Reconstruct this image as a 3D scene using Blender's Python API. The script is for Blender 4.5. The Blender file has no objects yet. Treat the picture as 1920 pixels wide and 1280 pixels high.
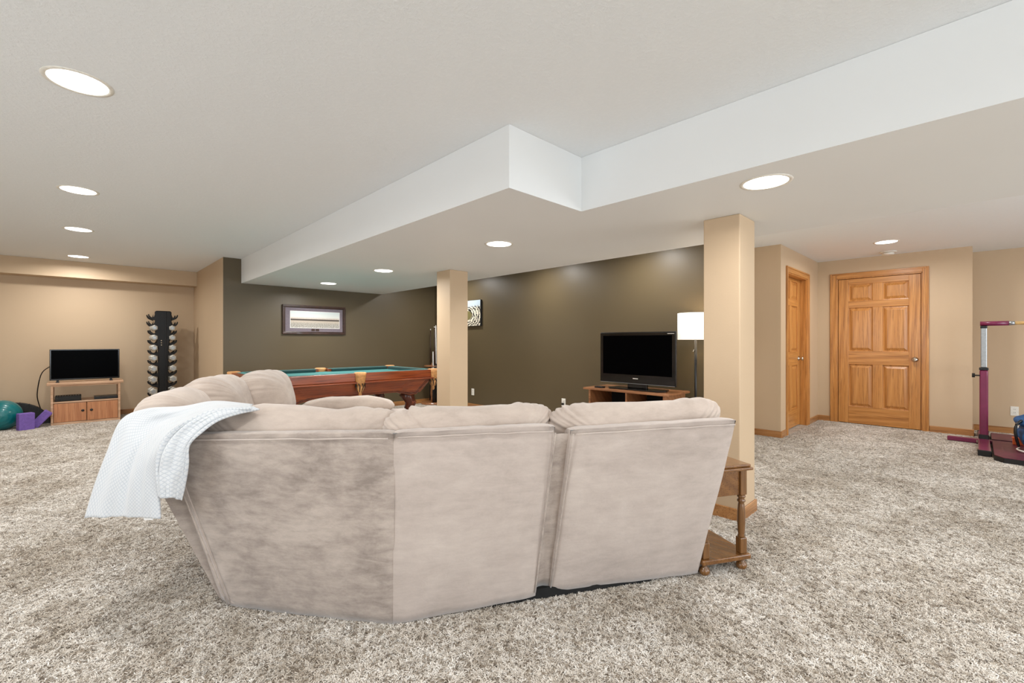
import bpy, math, random
import numpy as np
from mathutils import Vector, Matrix, noise
random.seed(7); rng=np.random.RandomState(3)
scn=bpy.context.scene; col=scn.collection
# ---------------------------------------------------------------- camera, world, exposure
EYE=1.17; FPX=841.0
AY=math.atan(813/841.0); BX=math.pi/2-AY
cd=bpy.data.cameras.new('camera'); cam=bpy.data.objects.new('camera',cd); col.objects.link(cam)
cd.lens=36*FPX/1920; cd.sensor_width=36; cd.sensor_fit='HORIZONTAL'; cd.clip_start=.02; cd.clip_end=60
cam.location=(0,0,EYE); cam.rotation_euler=(math.pi/2,0,-AY); scn.camera=cam
cd.shift_y=-0.5/1920
w=bpy.data.worlds.new('world'); scn.world=w; w.use_nodes=True
w.node_tree.nodes['Background'].inputs[0].default_value=(.80,.90,1,1)
w.node_tree.nodes['Background'].inputs[1].default_value=1.0
vs=scn.view_settings; vs.view_transform='Standard'; vs.look='None'; vs.gamma=1; vs.use_curve_mapping=False
vs.exposure=0.22
WINDOW_W=105.0      # daylight through the two rear windows
SPOT_W=15.0         # each recessed lamp
def area(name,loc,rot,sx,sy,power,color,shape='RECTANGLE',spread=math.pi):
    l=bpy.data.lights.new(name,'AREA'); l.shape=shape; l.size=sx; l.size_y=sy; l.energy=power; l.color=color; l.spread=spread
    o=bpy.data.objects.new(name,l); o.location=loc; o.rotation_euler=rot; col.objects.link(o); return o
DAY=(.87,.94,1.0)
XMIN,YMIN=-3.6,-4.0
area('window_daylight',(0.2,YMIN-.12,1.25),(math.radians(90),0,0),3.0,1.9,WINDOW_W,DAY)
area('window_daylight',(4.9,YMIN-.12,1.25),(math.radians(90),0,0),3.0,1.9,WINDOW_W,DAY)
area('window_daylight',(XMIN-.12,1.6,1.25),(math.radians(90),0,math.radians(-90)),3.0,1.9,WINDOW_W*.6,DAY)

# ---------------------------------------------------------------- helpers
def srgb(r,g,b):
    f=lambda c:(c/12.92 if c<=.04045 else ((c+.055)/1.055)**2.4)
    return (f(r/255),f(g/255),f(b/255),1)
class NT:
    def __init__(s,name):
        s.m=bpy.data.materials.new(name); s.m.use_nodes=True; s.t=s.m.node_tree; s.n=s.t.nodes; s.l=s.t.links
        s.b=s.n['Principled BSDF']
    def add(s,k,**p):
        x=s.n.new(k)
        for a,v in p.items(): setattr(x,a,v)
        return x
    def coord(s,scale=(1,1,1),rot=(0,0,0),out='Object'):
        tc=s.add('ShaderNodeTexCoord'); mp=s.add('ShaderNodeMapping'); mp.inputs['Scale'].default_value=scale; mp.inputs['Rotation'].default_value=rot
        s.l.new(tc.outputs[out],mp.inputs[0]); return mp.outputs[0]
    def world(s,scale=(1,1,1),rot=(0,0,0)):
        tc=s.add('ShaderNodeNewGeometry'); mp=s.add('ShaderNodeMapping'); mp.inputs['Scale'].default_value=scale; mp.inputs['Rotation'].default_value=rot
        s.l.new(tc.outputs['Position'],mp.inputs[0]); return mp.outputs[0]
    def noise(s,v,scale,detail=4,rough=.5,dist=0):
        x=s.add('ShaderNodeTexNoise'); x.inputs['Scale'].default_value=scale; x.inputs['Detail'].default_value=detail
        x.inputs['Roughness'].default_value=rough; x.inputs['Distortion'].default_value=dist; s.l.new(v,x.inputs['Vector']); return x.outputs['Fac']
    def ramp(s,f,stops,interp='LINEAR'):
        x=s.add('ShaderNodeValToRGB'); x.color_ramp.interpolation=interp; e=x.color_ramp.elements
        while len(e)<len(stops): e.new(.5)
        for i,(p,c) in enumerate(stops): e[i].position=p; e[i].color=c if len(c)==4 else (*c,1)
        s.l.new(f,x.inputs[0]); return x.outputs[0]
    def mix(s,f,a,b,mode='MIX'):
        x=s.add('ShaderNodeMix',data_type='RGBA',blend_type=mode)
        for sock,v in ((x.inputs[0],f),(x.inputs[6],a),(x.inputs[7],b)):
            if hasattr(v,'node'): s.l.new(v,sock)
            else: sock.default_value=v
        return x.outputs[2]
    def math(s,op,a,b=0):
        x=s.add('ShaderNodeMath',operation=op)
        for sock,v in ((x.inputs[0],a),(x.inputs[1],b)):
            if hasattr(v,'node'): s.l.new(v,sock)
            else: sock.default_value=v
        return x.outputs[0]
    def bump(s,f,strength=.3,dist=.002,prev=None):
        x=s.add('ShaderNodeBump'); x.inputs['Strength'].default_value=strength; x.inputs['Distance'].default_value=dist
        s.l.new(f,x.inputs['Height'])
        if prev is not None: s.l.new(prev,x.inputs['Normal'])
        s.l.new(x.outputs[0],s.b.inputs['Normal']); return x.outputs[0]
    def color(s,c):
        if hasattr(c,'node'): s.l.new(c,s.b.inputs['Base Color'])
        else: s.b.inputs['Base Color'].default_value=c
    def p(s,**k):
        for a,v in k.items(): s.b.inputs[a.replace('_',' ')].default_value=v
        return s
def plain(name,c,rough=.5,metal=0,grain=.06,gs=60,coat=0,bump=0):
    t=NT(name); v=t.coord(); n=t.noise(v,gs,3)
    d=tuple(min(1,x*(1-grain*2)) for x in c[:3])+(1,); l=tuple(min(1,x*(1+grain)) for x in c[:3])+(1,)
    t.color(t.ramp(n,[(.3,d),(.7,l)])); t.p(Roughness=rough,Metallic=metal,Coat_Weight=coat)
    if bump: t.bump(n,bump,.001)
    return t.m
def wood(name,dark,mid,light,axis='z',rough=.35,coat=.3,scale=1.0,knots=False):
    t=NT(name); st={'x':(.6,9,9),'y':(9,.6,9),'z':(9,9,.6)}[axis]; st=tuple(a*scale for a in st)
    v=t.coord(st); n1=t.noise(v,1.2,3,.5,.6)
    wv=t.add('ShaderNodeTexWave',wave_type='BANDS',bands_direction='DIAGONAL'); wv.inputs['Scale'].default_value=.45
    wv.inputs['Distortion'].default_value=3.5; wv.inputs['Detail'].default_value=3; wv.inputs['Detail Scale'].default_value=1.2; t.l.new(v,wv.inputs['Vector'])
    st2={'x':(2,90,90),'y':(90,2,90),'z':(90,90,2)}[axis]; pores=t.noise(t.coord(tuple(a*scale for a in st2)),1.5,4,.6)
    c=t.mix(n1,t.ramp(wv.outputs[0],[(0,mid),(.45,light),(.85,mid),(1,tuple(.5*(a+b) for a,b in zip(mid,dark)))]),mid)
    c=t.mix(t.ramp(pores,[(.36,(.75,.75,.75,1)),(.5,(0,0,0,1))]),c,dark)
    t.color(c); t.p(Roughness=rough,Coat_Weight=coat,Coat_Roughness=.15); t.bump(pores,.12,.0006); return t.m
M={}
def wall(name,c,rough=.55,bs=.35):
    t=NT(name); v=t.world(); n=t.noise(v,120,5,.6); k=t.noise(v,1.3,2)
    d=tuple(x*.94 for x in c[:3])+(1,)
    t.color(t.mix(k,c,d)); t.p(Roughness=rough); t.bump(n,bs,.0015); return t.m
M['beige']=wall('beige_paint',srgb(203,178,147))
M['brown']=wall('dark_olive_brown_paint',srgb(91,78,55),.42,.4)
t=NT('white_textured_ceiling'); v=t.world(); n=t.noise(v,55,6,.65); n2=t.noise(v,190,3,.6)
t.color(t.mix(n,srgb(236,240,242),srgb(244,247,249))); t.p(Roughness=.8); t.bump(n2,.3,.001,t.bump(t.ramp(n,[(.45,(0,0,0,1)),(.62,(1,1,1,1))]),.4,.002)); M['ceil']=t.m
M['white']=wall('white_smooth_paint',srgb(238,240,240),.6,.12)
M['oak']=wood('honey_oak_door',srgb(139,84,34),srgb(196,134,68),srgb(216,158,90),'z')
M['oakh']=wood('honey_oak_rail',srgb(139,84,34),srgb(194,132,66),srgb(214,156,88),'y')
M['oakx']=wood('honey_oak_rail_across',srgb(139,84,34),srgb(194,132,66),srgb(214,156,88),'x')
M['trim']=wood('oak_baseboard',srgb(120,74,36),srgb(176,122,70),srgb(196,146,92),'x')
M['trimy']=wood('oak_baseboard_y',srgb(120,74,36),srgb(176,122,70),srgb(196,146,92),'y')
# carpet
def carpet(name,tuft):
    t=NT(name); v=t.world(); big=t.noise(v,1.6,4,.6,.4); med=t.noise(v,7,4,.6)
    if tuft:
        oi=t.add('ShaderNodeObjectInfo'); f=oi.outputs['Random']
        c=t.ramp(f,[(0,srgb(128,114,98)),(.13,srgb(180,167,152)),(.30,srgb(220,211,199)),(.7,srgb(238,231,222)),(1,srgb(250,246,240))])
    else:
        f=t.noise(v,95,5,.75)
        c=t.ramp(f,[(.33,srgb(120,106,90)),(.43,srgb(166,152,134)),(.52,srgb(204,192,176)),(.64,srgb(232,224,212))])
    lit=t.ramp(t.mix(.45,big,med),[(.40,srgb(218,212,204)),(.58,srgb(255,255,255))])  # vacuum patches: random tone of the carpet itself
    c=t.mix(1.0,c,lit,'MULTIPLY'); t.color(c); t.p(Roughness=.95)
    t.b.inputs['Sheen Weight'].default_value=.2
    if not tuft: t.bump(t.noise(v,130,3,.7),.9,.008)
    return t.m
M['carpet']=carpet('beige_frieze_carpet',False); M['tuft']=carpet('carpet_tuft',True)
# suede
def suede(name,base,dark,light,lo=.35,hi=.68):
    t=NT(name); v=t.world((1,1,1.15)); a=t.noise(v,2.3,8,.68,.25); b=t.noise(t.world((1,1,3.2)),9,6,.7,.3); fine=t.noise(v,420,2,.6)
    m=t.ramp(t.mix(.42,a,b),[(lo,dark),(.5,base),(hi,light)])
    c=t.mix(.12,m,t.ramp(fine,[(.3,dark),(.7,light)])); t.color(c)
    t.p(Roughness=.9); t.b.inputs['Sheen Weight'].default_value=.35; t.b.inputs['Sheen Roughness'].default_value=.5
    wv=t.noise(v,28,3,.5,1.2); t.bump(fine,.15,.0008,t.bump(wv,.25,.003)); return t.m
M['suede']=suede('taupe_microsuede',srgb(186,172,163),srgb(166,152,143),srgb(201,188,178),.34,.66)
M['suede2']=suede('taupe_microsuede_brushed_shaded',srgb(168,154,144),srgb(136,123,114),srgb(190,176,165),.40,.60)  # darker copy: brushed nap plus shade put into the colour
M['cush']=suede('taupe_microsuede_cushion',srgb(186,170,158),srgb(168,152,140),srgb(200,185,172),.36,.64)
# throw blanket : diagonal quilting
t=NT('white_quilted_cotton'); tc=t.add('ShaderNodeUVMap'); 
def stripes(rot,sc):
    mp=t.add('ShaderNodeMapping'); mp.inputs['Rotation'].default_value=(0,0,rot); t.l.new(tc.outputs[0],mp.inputs[0])
    wv=t.add('ShaderNodeTexWave',wave_type='BANDS',bands_direction='X',wave_profile='SIN'); wv.inputs['Scale'].default_value=sc; t.l.new(mp.outputs[0],wv.inputs['Vector'])
    return t.ramp(wv.outputs[0],[(0,(0,0,0,1)),(.2,(1,1,1,1))])
q=t.mix(1.0,stripes(.86,26),stripes(-.86,26),'MULTIPLY')
t.color(t.mix(q,srgb(186,191,197),srgb(208,210,212))); t.p(Roughness=.9); t.b.inputs['Sheen Weight'].default_value=.3; t.bump(q,.2,.0015); M['throw']=t.m
M['blackfab']=plain('black_dust_cover',srgb(18,18,18),.9)
M['cherry']=wood('reddish_cherry_wood',srgb(74,26,10),srgb(138,62,26),srgb(164,84,38),'x',.28,.5)
M['cherryd']=wood('dark_cherry_wood',srgb(44,18,9),srgb(92,40,20),srgb(116,54,28),'z',.3,.4)
M['brownwood']=wood('medium_brown_table_wood',srgb(78,48,20),srgb(122,82,42),srgb(146,102,56),'z',.32,.5)
M['brownwoodx']=wood('medium_brown_table_top',srgb(78,48,20),srgb(120,78,38),srgb(144,98,52),'y',.25,.6)
M['pine']=wood('pale_pine',srgb(164,122,88),srgb(212,172,138),srgb(226,190,158),'x',.5,.1)
M['pinedoor']=wood('reddish_alder_door',srgb(150,88,52),srgb(196,134,90),srgb(212,152,106),'z',.45,.15)
M['brownst']=wood('brown_media_stand_wood',srgb(92,52,30),srgb(158,106,68),srgb(180,126,84),'y',.35,.3)
M['felt']=plain('teal_billiard_felt',srgb(66,128,126),.95,0,.05,200)
M['felt_shaded']=plain('teal_cloth_shadow_tone',srgb(28,66,66),.95,0,.05,200)  # cushion cloth darkened: the shadow at its nose is in the colour
M['leather']=plain('tan_leather',srgb(206,150,92),.5,0,.12,40,bump=.2)
M['black']=plain('satin_black_plastic',srgb(16,16,17),.35)
M['gloss']=plain('gloss_black_plastic',srgb(7,7,8),.16,0,.02,20,.15)
M['screen']=plain('dark_screen',srgb(2,2,3),.3,0,.01)
M['screen'].node_tree.nodes['Principled BSDF'].inputs['Specular IOR Level'].default_value=.02
M['blackmetal']=plain('black_powder_coated_steel',srgb(15,15,16),.45,.3)
M['hex']=plain('grey_cast_iron',srgb(196,192,182),.5,.35,.25,70,bump=.3)
M['chrome']=plain('brushed_nickel',srgb(205,198,184),.22,1)
M['alum']=plain('grey_aluminium',srgb(168,172,174),.35,.7)
M['maroon']=plain('maroon_enamel',srgb(120,30,72),.35,0,.05,20,.3)
M['mat']=plain('maroon_vinyl',srgb(96,34,54),.45,0,.12,9)
M['blonde']=plain('blonde_wood_rail',srgb(228,192,130),.4,0,.1,30)
M['blue']=plain('blue_nylon',srgb(34,92,150),.6,0,.25,14,bump=.4)
M['orange']=plain('orange_plastic',srgb(214,96,38),.5)
M['purple']=plain('purple_foam',srgb(124,96,176),.85,0,.08,50,bump=.2)
M['dpurple']=plain('dark_purple_rubber',srgb(58,40,92),.8)
M['teal']=plain('teal_rubber',srgb(6,112,116),.3,0,.05,20,.3)
M['dgrey']=plain('dark_grey_rubber',srgb(44,44,44),.8,0,.15,60)
M['plate']=plain('white_wall_plate',srgb(236,232,222),.4)
M['slot']=plain('dark_slot',srgb(20,20,20),.6)
M['frame']=plain('dark_walnut_frame',srgb(58,34,24),.3,0,.2,20,.3)
M['matboard']=plain('grey_violet_mat_board',srgb(120,110,118),.9)
M['whitemat']=plain('white_mat_edge',srgb(235,232,228),.9)
M['glass']=NT('clear_pane').p(Roughness=.02,Transmission_Weight=1.0,IOR=1.02).m
def emis(name,c,s):
    t=NT(name); t.color(c); t.b.inputs['Emission Color'].default_value=c; t.b.inputs['Emission Strength'].default_value=s; return t.m
M['lens']=emis('lit_lamp_lens',(1,.98,.94,1),6)
# lamp shade: lit from the bulb inside
t=NT('cream_fabric_shade'); t.color(srgb(246,238,222)); t.p(Roughness=.9)
t.b.inputs['Emission Color'].default_value=(1,.93,.80,1); t.b.inputs['Emission Strength'].default_value=.75; M['shade']=t.m
# printed stadium panorama (generated coords: x across, z up)
def panorama():
    t=NT('printed_panorama'); tc=t.add('ShaderNodeTexCoord'); sp=t.add('ShaderNodeSeparateXYZ'); t.l.new(tc.outputs['Generated'],sp.inputs[0])
    z=sp.outputs['Z']; cr=t.noise(t.coord((60,1,40),out='Generated'),1,3,.8)
    base=t.ramp(z,[(0,srgb(60,55,50)),(.22,srgb(150,140,128)),(.40,srgb(205,190,172)),(.48,srgb(52,42,36)),(.53,srgb(60,48,40)),(.56,srgb(225,205,190)),(.66,srgb(226,226,220)),(1,srgb(206,216,216))])
    crowd=t.ramp(cr,[(.42,srgb(30,28,26)),(.55,srgb(226,220,208))])
    f=t.ramp(z,[(.0,(.95,.95,.95,1)),(.25,(.55,.55,.55,1)),(.42,(.1,.1,.1,1)),(.5,(0,0,0,1)),(.6,(.45,.45,.45,1)),(.68,(0,0,0,1))])
    t.color(t.mix(f,base,crowd)); t.p(Roughness=.35); return t.m
M['pano']=panorama()
def bowl():
    t=NT('printed_stadium_bowl'); tc=t.add('ShaderNodeTexCoord'); sp=t.add('ShaderNodeSeparateXYZ'); t.l.new(tc.outputs['Generated'],sp.inputs[0])
    wv=t.add('ShaderNodeTexWave',wave_type='RINGS',rings_direction='X'); wv.inputs['Scale'].default_value=3.4; wv.inputs['Distortion'].default_value=7; wv.inputs['Detail'].default_value=4; wv.inputs['Detail Scale'].default_value=3
    mp=t.add('ShaderNodeMapping'); mp.inputs['Location'].default_value=(0,-.62,-.4); t.l.new(tc.outputs['Generated'],mp.inputs[0]); t.l.new(mp.outputs[0],wv.inputs['Vector'])
    rings=t.ramp(wv.outputs[0],[(.35,srgb(38,36,34)),(.6,srgb(225,216,196))])
    g=t.add('ShaderNodeTexGradient',gradient_type='SPHERICAL'); mp2=t.add('ShaderNodeMapping'); mp2.inputs['Location'].default_value=(0,-2.2,-1.9); mp2.inputs['Scale'].default_value=(0,3.6,4.6)
    t.l.new(tc.outputs['Generated'],mp2.inputs[0]); t.l.new(mp2.outputs[0],g.inputs[0])
    c=t.mix(t.ramp(g.outputs[0],[(0,(0,0,0,1)),(.15,(1,1,1,1))]),rings,srgb(112,104,66))
    c=t.mix(t.ramp(sp.outputs['Z'],[(.72,(0,0,0,1)),(.82,(1,1,1,1))]),c,srgb(176,190,200)); t.color(c); t.p(Roughness=.4); return t.m
M['bowl']=bowl()

class MB:
    def __init__(s): s.v=[]; s.f=[]
    def add(s,vs,fs,fn=None):
        o=len(s.v); s.v+= [tuple(fn(*p)) if fn else tuple(p) for p in vs]; s.f+=[tuple(i+o for i in f) for f in fs]; return s
    def box(s,x0,x1,y0,y1,z0,z1,fn=None):
        x0,x1=min(x0,x1),max(x0,x1); y0,y1=min(y0,y1),max(y0,y1); z0,z1=min(z0,z1),max(z0,z1)
        return s.add([(x0,y0,z0),(x1,y0,z0),(x1,y1,z0),(x0,y1,z0),(x0,y0,z1),(x1,y0,z1),(x1,y1,z1),(x0,y1,z1)],
          [(0,3,2,1),(4,5,6,7),(0,1,5,4),(1,2,6,5),(2,3,7,6),(3,0,4,7)],fn)
    def prism(s,poly,z0,z1,fn=None):
        n=len(poly); a=sum(poly[i][0]*poly[(i+1)%n][1]-poly[(i+1)%n][0]*poly[i][1] for i in range(n))
        if a<0: poly=poly[::-1]
        vs=[(x,y,z0) for x,y in poly]+[(x,y,z1) for x,y in poly]
        return s.add(vs,[tuple(range(n))[::-1],tuple(range(n,2*n))]+[(i,(i+1)%n,n+(i+1)%n,n+i) for i in range(n)],fn)
    def loft(s,rings,cap=True,closed=True,fn=None):
        n=len(rings[0]); vs=[p for r in rings for p in r]; fs=[]
        for i in range(len(rings)-1):
            for j in range(n if closed else n-1):
                k=(j+1)%n; fs.append((i*n+j,i*n+k,(i+1)*n+k,(i+1)*n+j))
        if cap: fs.append(tuple(range(n))[::-1]); fs.append(tuple((len(rings)-1)*n+j for j in range(n)))
        return s.add(vs,fs,fn)
    def lathe(s,prof,c,n=24,axis='z',fn=None):
        rings=[]
        for (r,h) in prof:
            R=[]
            for j in range(n):
                a=2*math.pi*j/n; u,v=r*math.cos(a),r*math.sin(a)
                R.append({'z':(c[0]+u,c[1]+v,c[2]+h),'x':(c[0]+h,c[1]+u,c[2]+v),'y':(c[0]+v,c[1]+h,c[2]+u)}[axis])
            rings.append(R)
        return s.loft(rings,fn=fn)
    def tube(s,pts,r,n=10,fn=None):
        P=[Vector(p) for p in pts]; rr=r if isinstance(r,(list,tuple)) else [r]*len(P); rings=[]
        for i,p in enumerate(P):
            d=(P[min(i+1,len(P)-1)]-P[max(i-1,0)]).normalized()
            u=d.cross(Vector((0,0,1)) if abs(d.z)<.9 else Vector((1,0,0))).normalized(); v=d.cross(u).normalized()
            rings.append([tuple(p+(u*math.cos(2*math.pi*j/n)+v*math.sin(2*math.pi*j/n))*rr[i]) for j in range(n)])
        return s.loft(rings,fn=fn)
WO={}
def link(name,data,parent=None,origin=None):
    o=bpy.data.objects.new(name,data); col.objects.link(o); origin=Vector(origin if origin is not None else (0,0,0)); WO[o]=origin
    if parent is not None: o.parent=parent; o.location=origin-WO[parent]
    else: o.location=origin
    return o
def obj(name,mb,mat,parent=None,smooth=False,bevel=0,sub=0,uv=None,solid=0,kind=None,origin=None,segs=2):
    v=np.array(mb.v); lo,hi=v.min(0),v.max(0)
    c=np.array(origin) if origin is not None else np.array([(lo[0]+hi[0])/2,(lo[1]+hi[1])/2,lo[2]])
    me=bpy.data.meshes.new(name); me.from_pydata([tuple(p) for p in v-c],[],mb.f)
    import bmesh
    bm=bmesh.new(); bm.from_mesh(me); bmesh.ops.recalc_face_normals(bm,faces=bm.faces); bm.to_mesh(me); bm.free()
    me.materials.append(M[mat] if isinstance(mat,str) else mat)
    if smooth: me.polygons.foreach_set('use_smooth',[True]*len(me.polygons))
    if uv is not None:
        L=me.uv_layers.new(name='UVMap'); 
        for lp in me.loops: L.data[lp.index].uv=uv[lp.vertex_index]
    o=link(name,me,parent,c)
    if solid: m=o.modifiers.new('thick','SOLIDIFY'); m.thickness=solid; m.offset=0
    if bevel: m=o.modifiers.new('edge','BEVEL'); m.width=bevel; m.segments=segs; m.limit_method='ANGLE'; m.angle_limit=math.radians(40)
    if sub: m=o.modifiers.new('sub','SUBSURF'); m.levels=sub; m.render_levels=sub
    if kind: o['kind']=kind
    return o
def struct(name,mb,mat,**k): return obj(name,mb,mat,kind='structure',**k)
def tag(o,label,cat,group=None):
    o['label']=label; o['category']=cat
    if group: o['group']=group
    return o
def thing(name,label,cat,loc,group=None): return tag(link(name,None,None,loc),label,cat,group)
def dup(root,loc,label,rz=0):
    r=root.copy(); col.objects.link(r); r.location=loc; r['label']=label; WO[r]=Vector(loc); r.rotation_euler=(0,0,rz)
    for ch in list(root.children):
        c=ch.copy(); col.objects.link(c); c.parent=r
        for g in list(ch.children):
            d=g.copy(); col.objects.link(d); d.parent=c
    return r
def W(r,z,Z=0): return (r*math.sin(BX)+z*math.cos(BX), -r*math.sin(AY)+z*math.cos(AY), Z)   # sofa frame -> room
def PX(x,y,z): return W((x-960)/FPX*z, z, EYE-(y-640)/FPX*z)                                 # measured point at depth z

# ---------------------------------------------------------------- room shell
H=2.34; S=1.996; T=.12
PW=7.27; TVX=4.95; LW=9.47; WX=1.445; CX=6.09; CY=1.636; DX=7.9; AYY=.03; AX=8.47
g=MB().box(XMIN-T,AX+T,YMIN-T,LW+T,-.1,0); floor=struct('floor',g,'carpet')
struct('ceiling',MB().box(XMIN-T,AX+T,YMIN-T,LW+T,H,H+.12),'ceil')
struct('wall_left',MB().box(XMIN-T,WX+.02,LW,LW+T,0,H),'beige')
struct('trim_1',MB().box(XMIN,WX-.001,9.175,LW-.001,2.102,H-.001),'beige')
struct('wall_left_return',MB().box(WX,WX+.1,PW+.002,LW,0,H),'beige')
struct('wall_far',MB().box(WX+.001,TVX+.1,PW,PW+.1,0,H),'brown')
struct('wall_far_right',MB().box(TVX,TVX+.1,2.0,PW-.001,0,H),'brown')
struct('wall_closet_return',MB().box(TVX+.1,CX,2.0,2.1,0,H),'beige')
struct('wall_closet_front',MB().box(CX,CX+.1,CY+.001,2.0,0,H),'beige')
# closet side wall with door opening (x 6.36..7.30)
OX0,OX1,OZ=6.36,7.30,2.04
struct('wall_closet_side',MB().box(CX+.0005,OX0,CY,CY+.12,0,H).box(OX1,DX,CY,CY+.12,0,H).box(OX0,OX1,CY,CY+.12,OZ,H),'beige')
OY0,OY1,OZ2=.475,1.41,2.08
struct('wall_door',MB().box(DX,DX+.12,AYY,OY0,0,H).box(DX,DX+.12,OY1,CY+.12,0,H).box(DX,DX+.12,OY0,OY1,OZ2,H),'beige')
struct('wall_alcove_return',MB().box(DX+.12,AX,AYY,AYY+.1,0,H),'beige')
struct('wall_alcove',MB().box(AX,AX+T,YMIN,AYY+.1,0,H),'beige')
def windowed(name,axis,c,lo,hi,wins):
    g=MB(); e=lo
    f=(lambda a,b,z0,z1:g.box(a,b,c-T,c,z0,z1)) if axis=='x' else (lambda a,b,z0,z1:g.box(c-T,c,a,b,z0,z1))
    for a,b in wins: f(e,a,0,H); f(a,b,0,.3); f(a,b,2.15,H); e=b
    f(e,hi,0,H); struct(name,g,'beige')
windowed('wall_back','x',YMIN,XMIN-T,AX+T,[(-1.3,1.7),(3.4,6.4)])
windowed('wall_near_left','y',XMIN,YMIN,LW,[(.1,3.1)])
def win(n,axis,c,a,b):
    g=MB(); bx=(lambda p,q,z0,z1,d=.05:g.box(p,q,c-.09,c-.09+d,z0,z1)) if axis=='x' else (lambda p,q,z0,z1,d=.05:g.box(c-.09,c-.09+d,p,q,z0,z1))
    m=(a+b)/2
    for p,q in ((a,a+.06),(m-.04,m+.04),(b-.06,b)): bx(p,q,.3,2.15)
    bx(a,b,.3,.36); bx(a,b,2.09,2.15)
    struct(f'window_{n}',g,'plate',bevel=.004)
win(1,'x',YMIN,-1.3,1.7); win(2,'x',YMIN,3.4,6.4); win(3,'y',XMIN,.1,3.1)
# dropped soffit : L shaped box
struct('ceiling_soffit',MB().prism([(1.667,1.747),(2.303,1.747),(2.303,YMIN),(3.84,YMIN),(3.84,PW-.001),(1.667,PW-.001)],S,H-.001),'white')
# columns
def column(x0,x1,y0,y1,label,n):
    r=thing('support_column',label,'column',((x0+x1)/2,(y0+y1)/2,0),'square beige support columns')
    obj('shaft',MB().box(x0,x1,y0,y1,0,S),'beige',r,bevel=.006)
    b=.012
    obj('baseboard',MB().box(x0-b,x1+b,y0-b,y0,0,.083).box(x0-b,x1+b,y1,y1+b,0,.083).box(x0-b,x0,y0,y1,0,.083).box(x1,x1+b,y0,y1,0,.083),'trim',r,bevel=.004)
column(3.072,3.352,1.06,1.295,'square beige column beside the wooden end table and the near end of the sofa',1)
column(3.07,3.33,4.20,4.465,'square beige column standing in front of the pool table corner, further back',2)
# baseboards
BB=.083; bt=.014
struct('baseboard_far',MB().box(WX,TVX,PW-bt,PW,0,BB),'trim',bevel=.004)
struct('baseboard_far_right',MB().box(TVX-bt,TVX,2.0-bt,PW-bt,0,BB),'trimy',bevel=.004)
struct('baseboard_closet_return',MB().box(TVX-bt,CX-bt,2.0-bt,2.0,0,BB),'trim',bevel=.004)
struct('baseboard_closet_front',MB().box(CX-bt,CX,CY-bt,2.0-bt,0,BB),'trimy',bevel=.004)
struct('baseboard_closet_side',MB().box(CX,6.29,CY-bt,CY,0,BB).box(7.37,DX-bt,CY-bt,CY,0,BB),'trim',bevel=.004)
struct('baseboard_door_wall',MB().box(DX-bt,DX,1.482,CY,0,BB).box(DX-bt,DX,AYY-bt,.418,0,BB),'trimy',bevel=.004)
struct('baseboard_alcove',MB().box(AX-bt,AX,YMIN,AYY,0,BB),'trimy',bevel=.004)
struct('baseboard_alcove_return',MB().box(DX,AX-bt,AYY-bt,AYY,0,BB),'trim',bevel=.004)
struct('baseboard_left',MB().box(XMIN,WX-bt,LW-bt,LW,0,BB),'trim',bevel=.004)
struct('baseboard_left_return',MB().box(WX-bt,WX,PW,LW-bt,0,BB),'trimy',bevel=.004)
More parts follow.
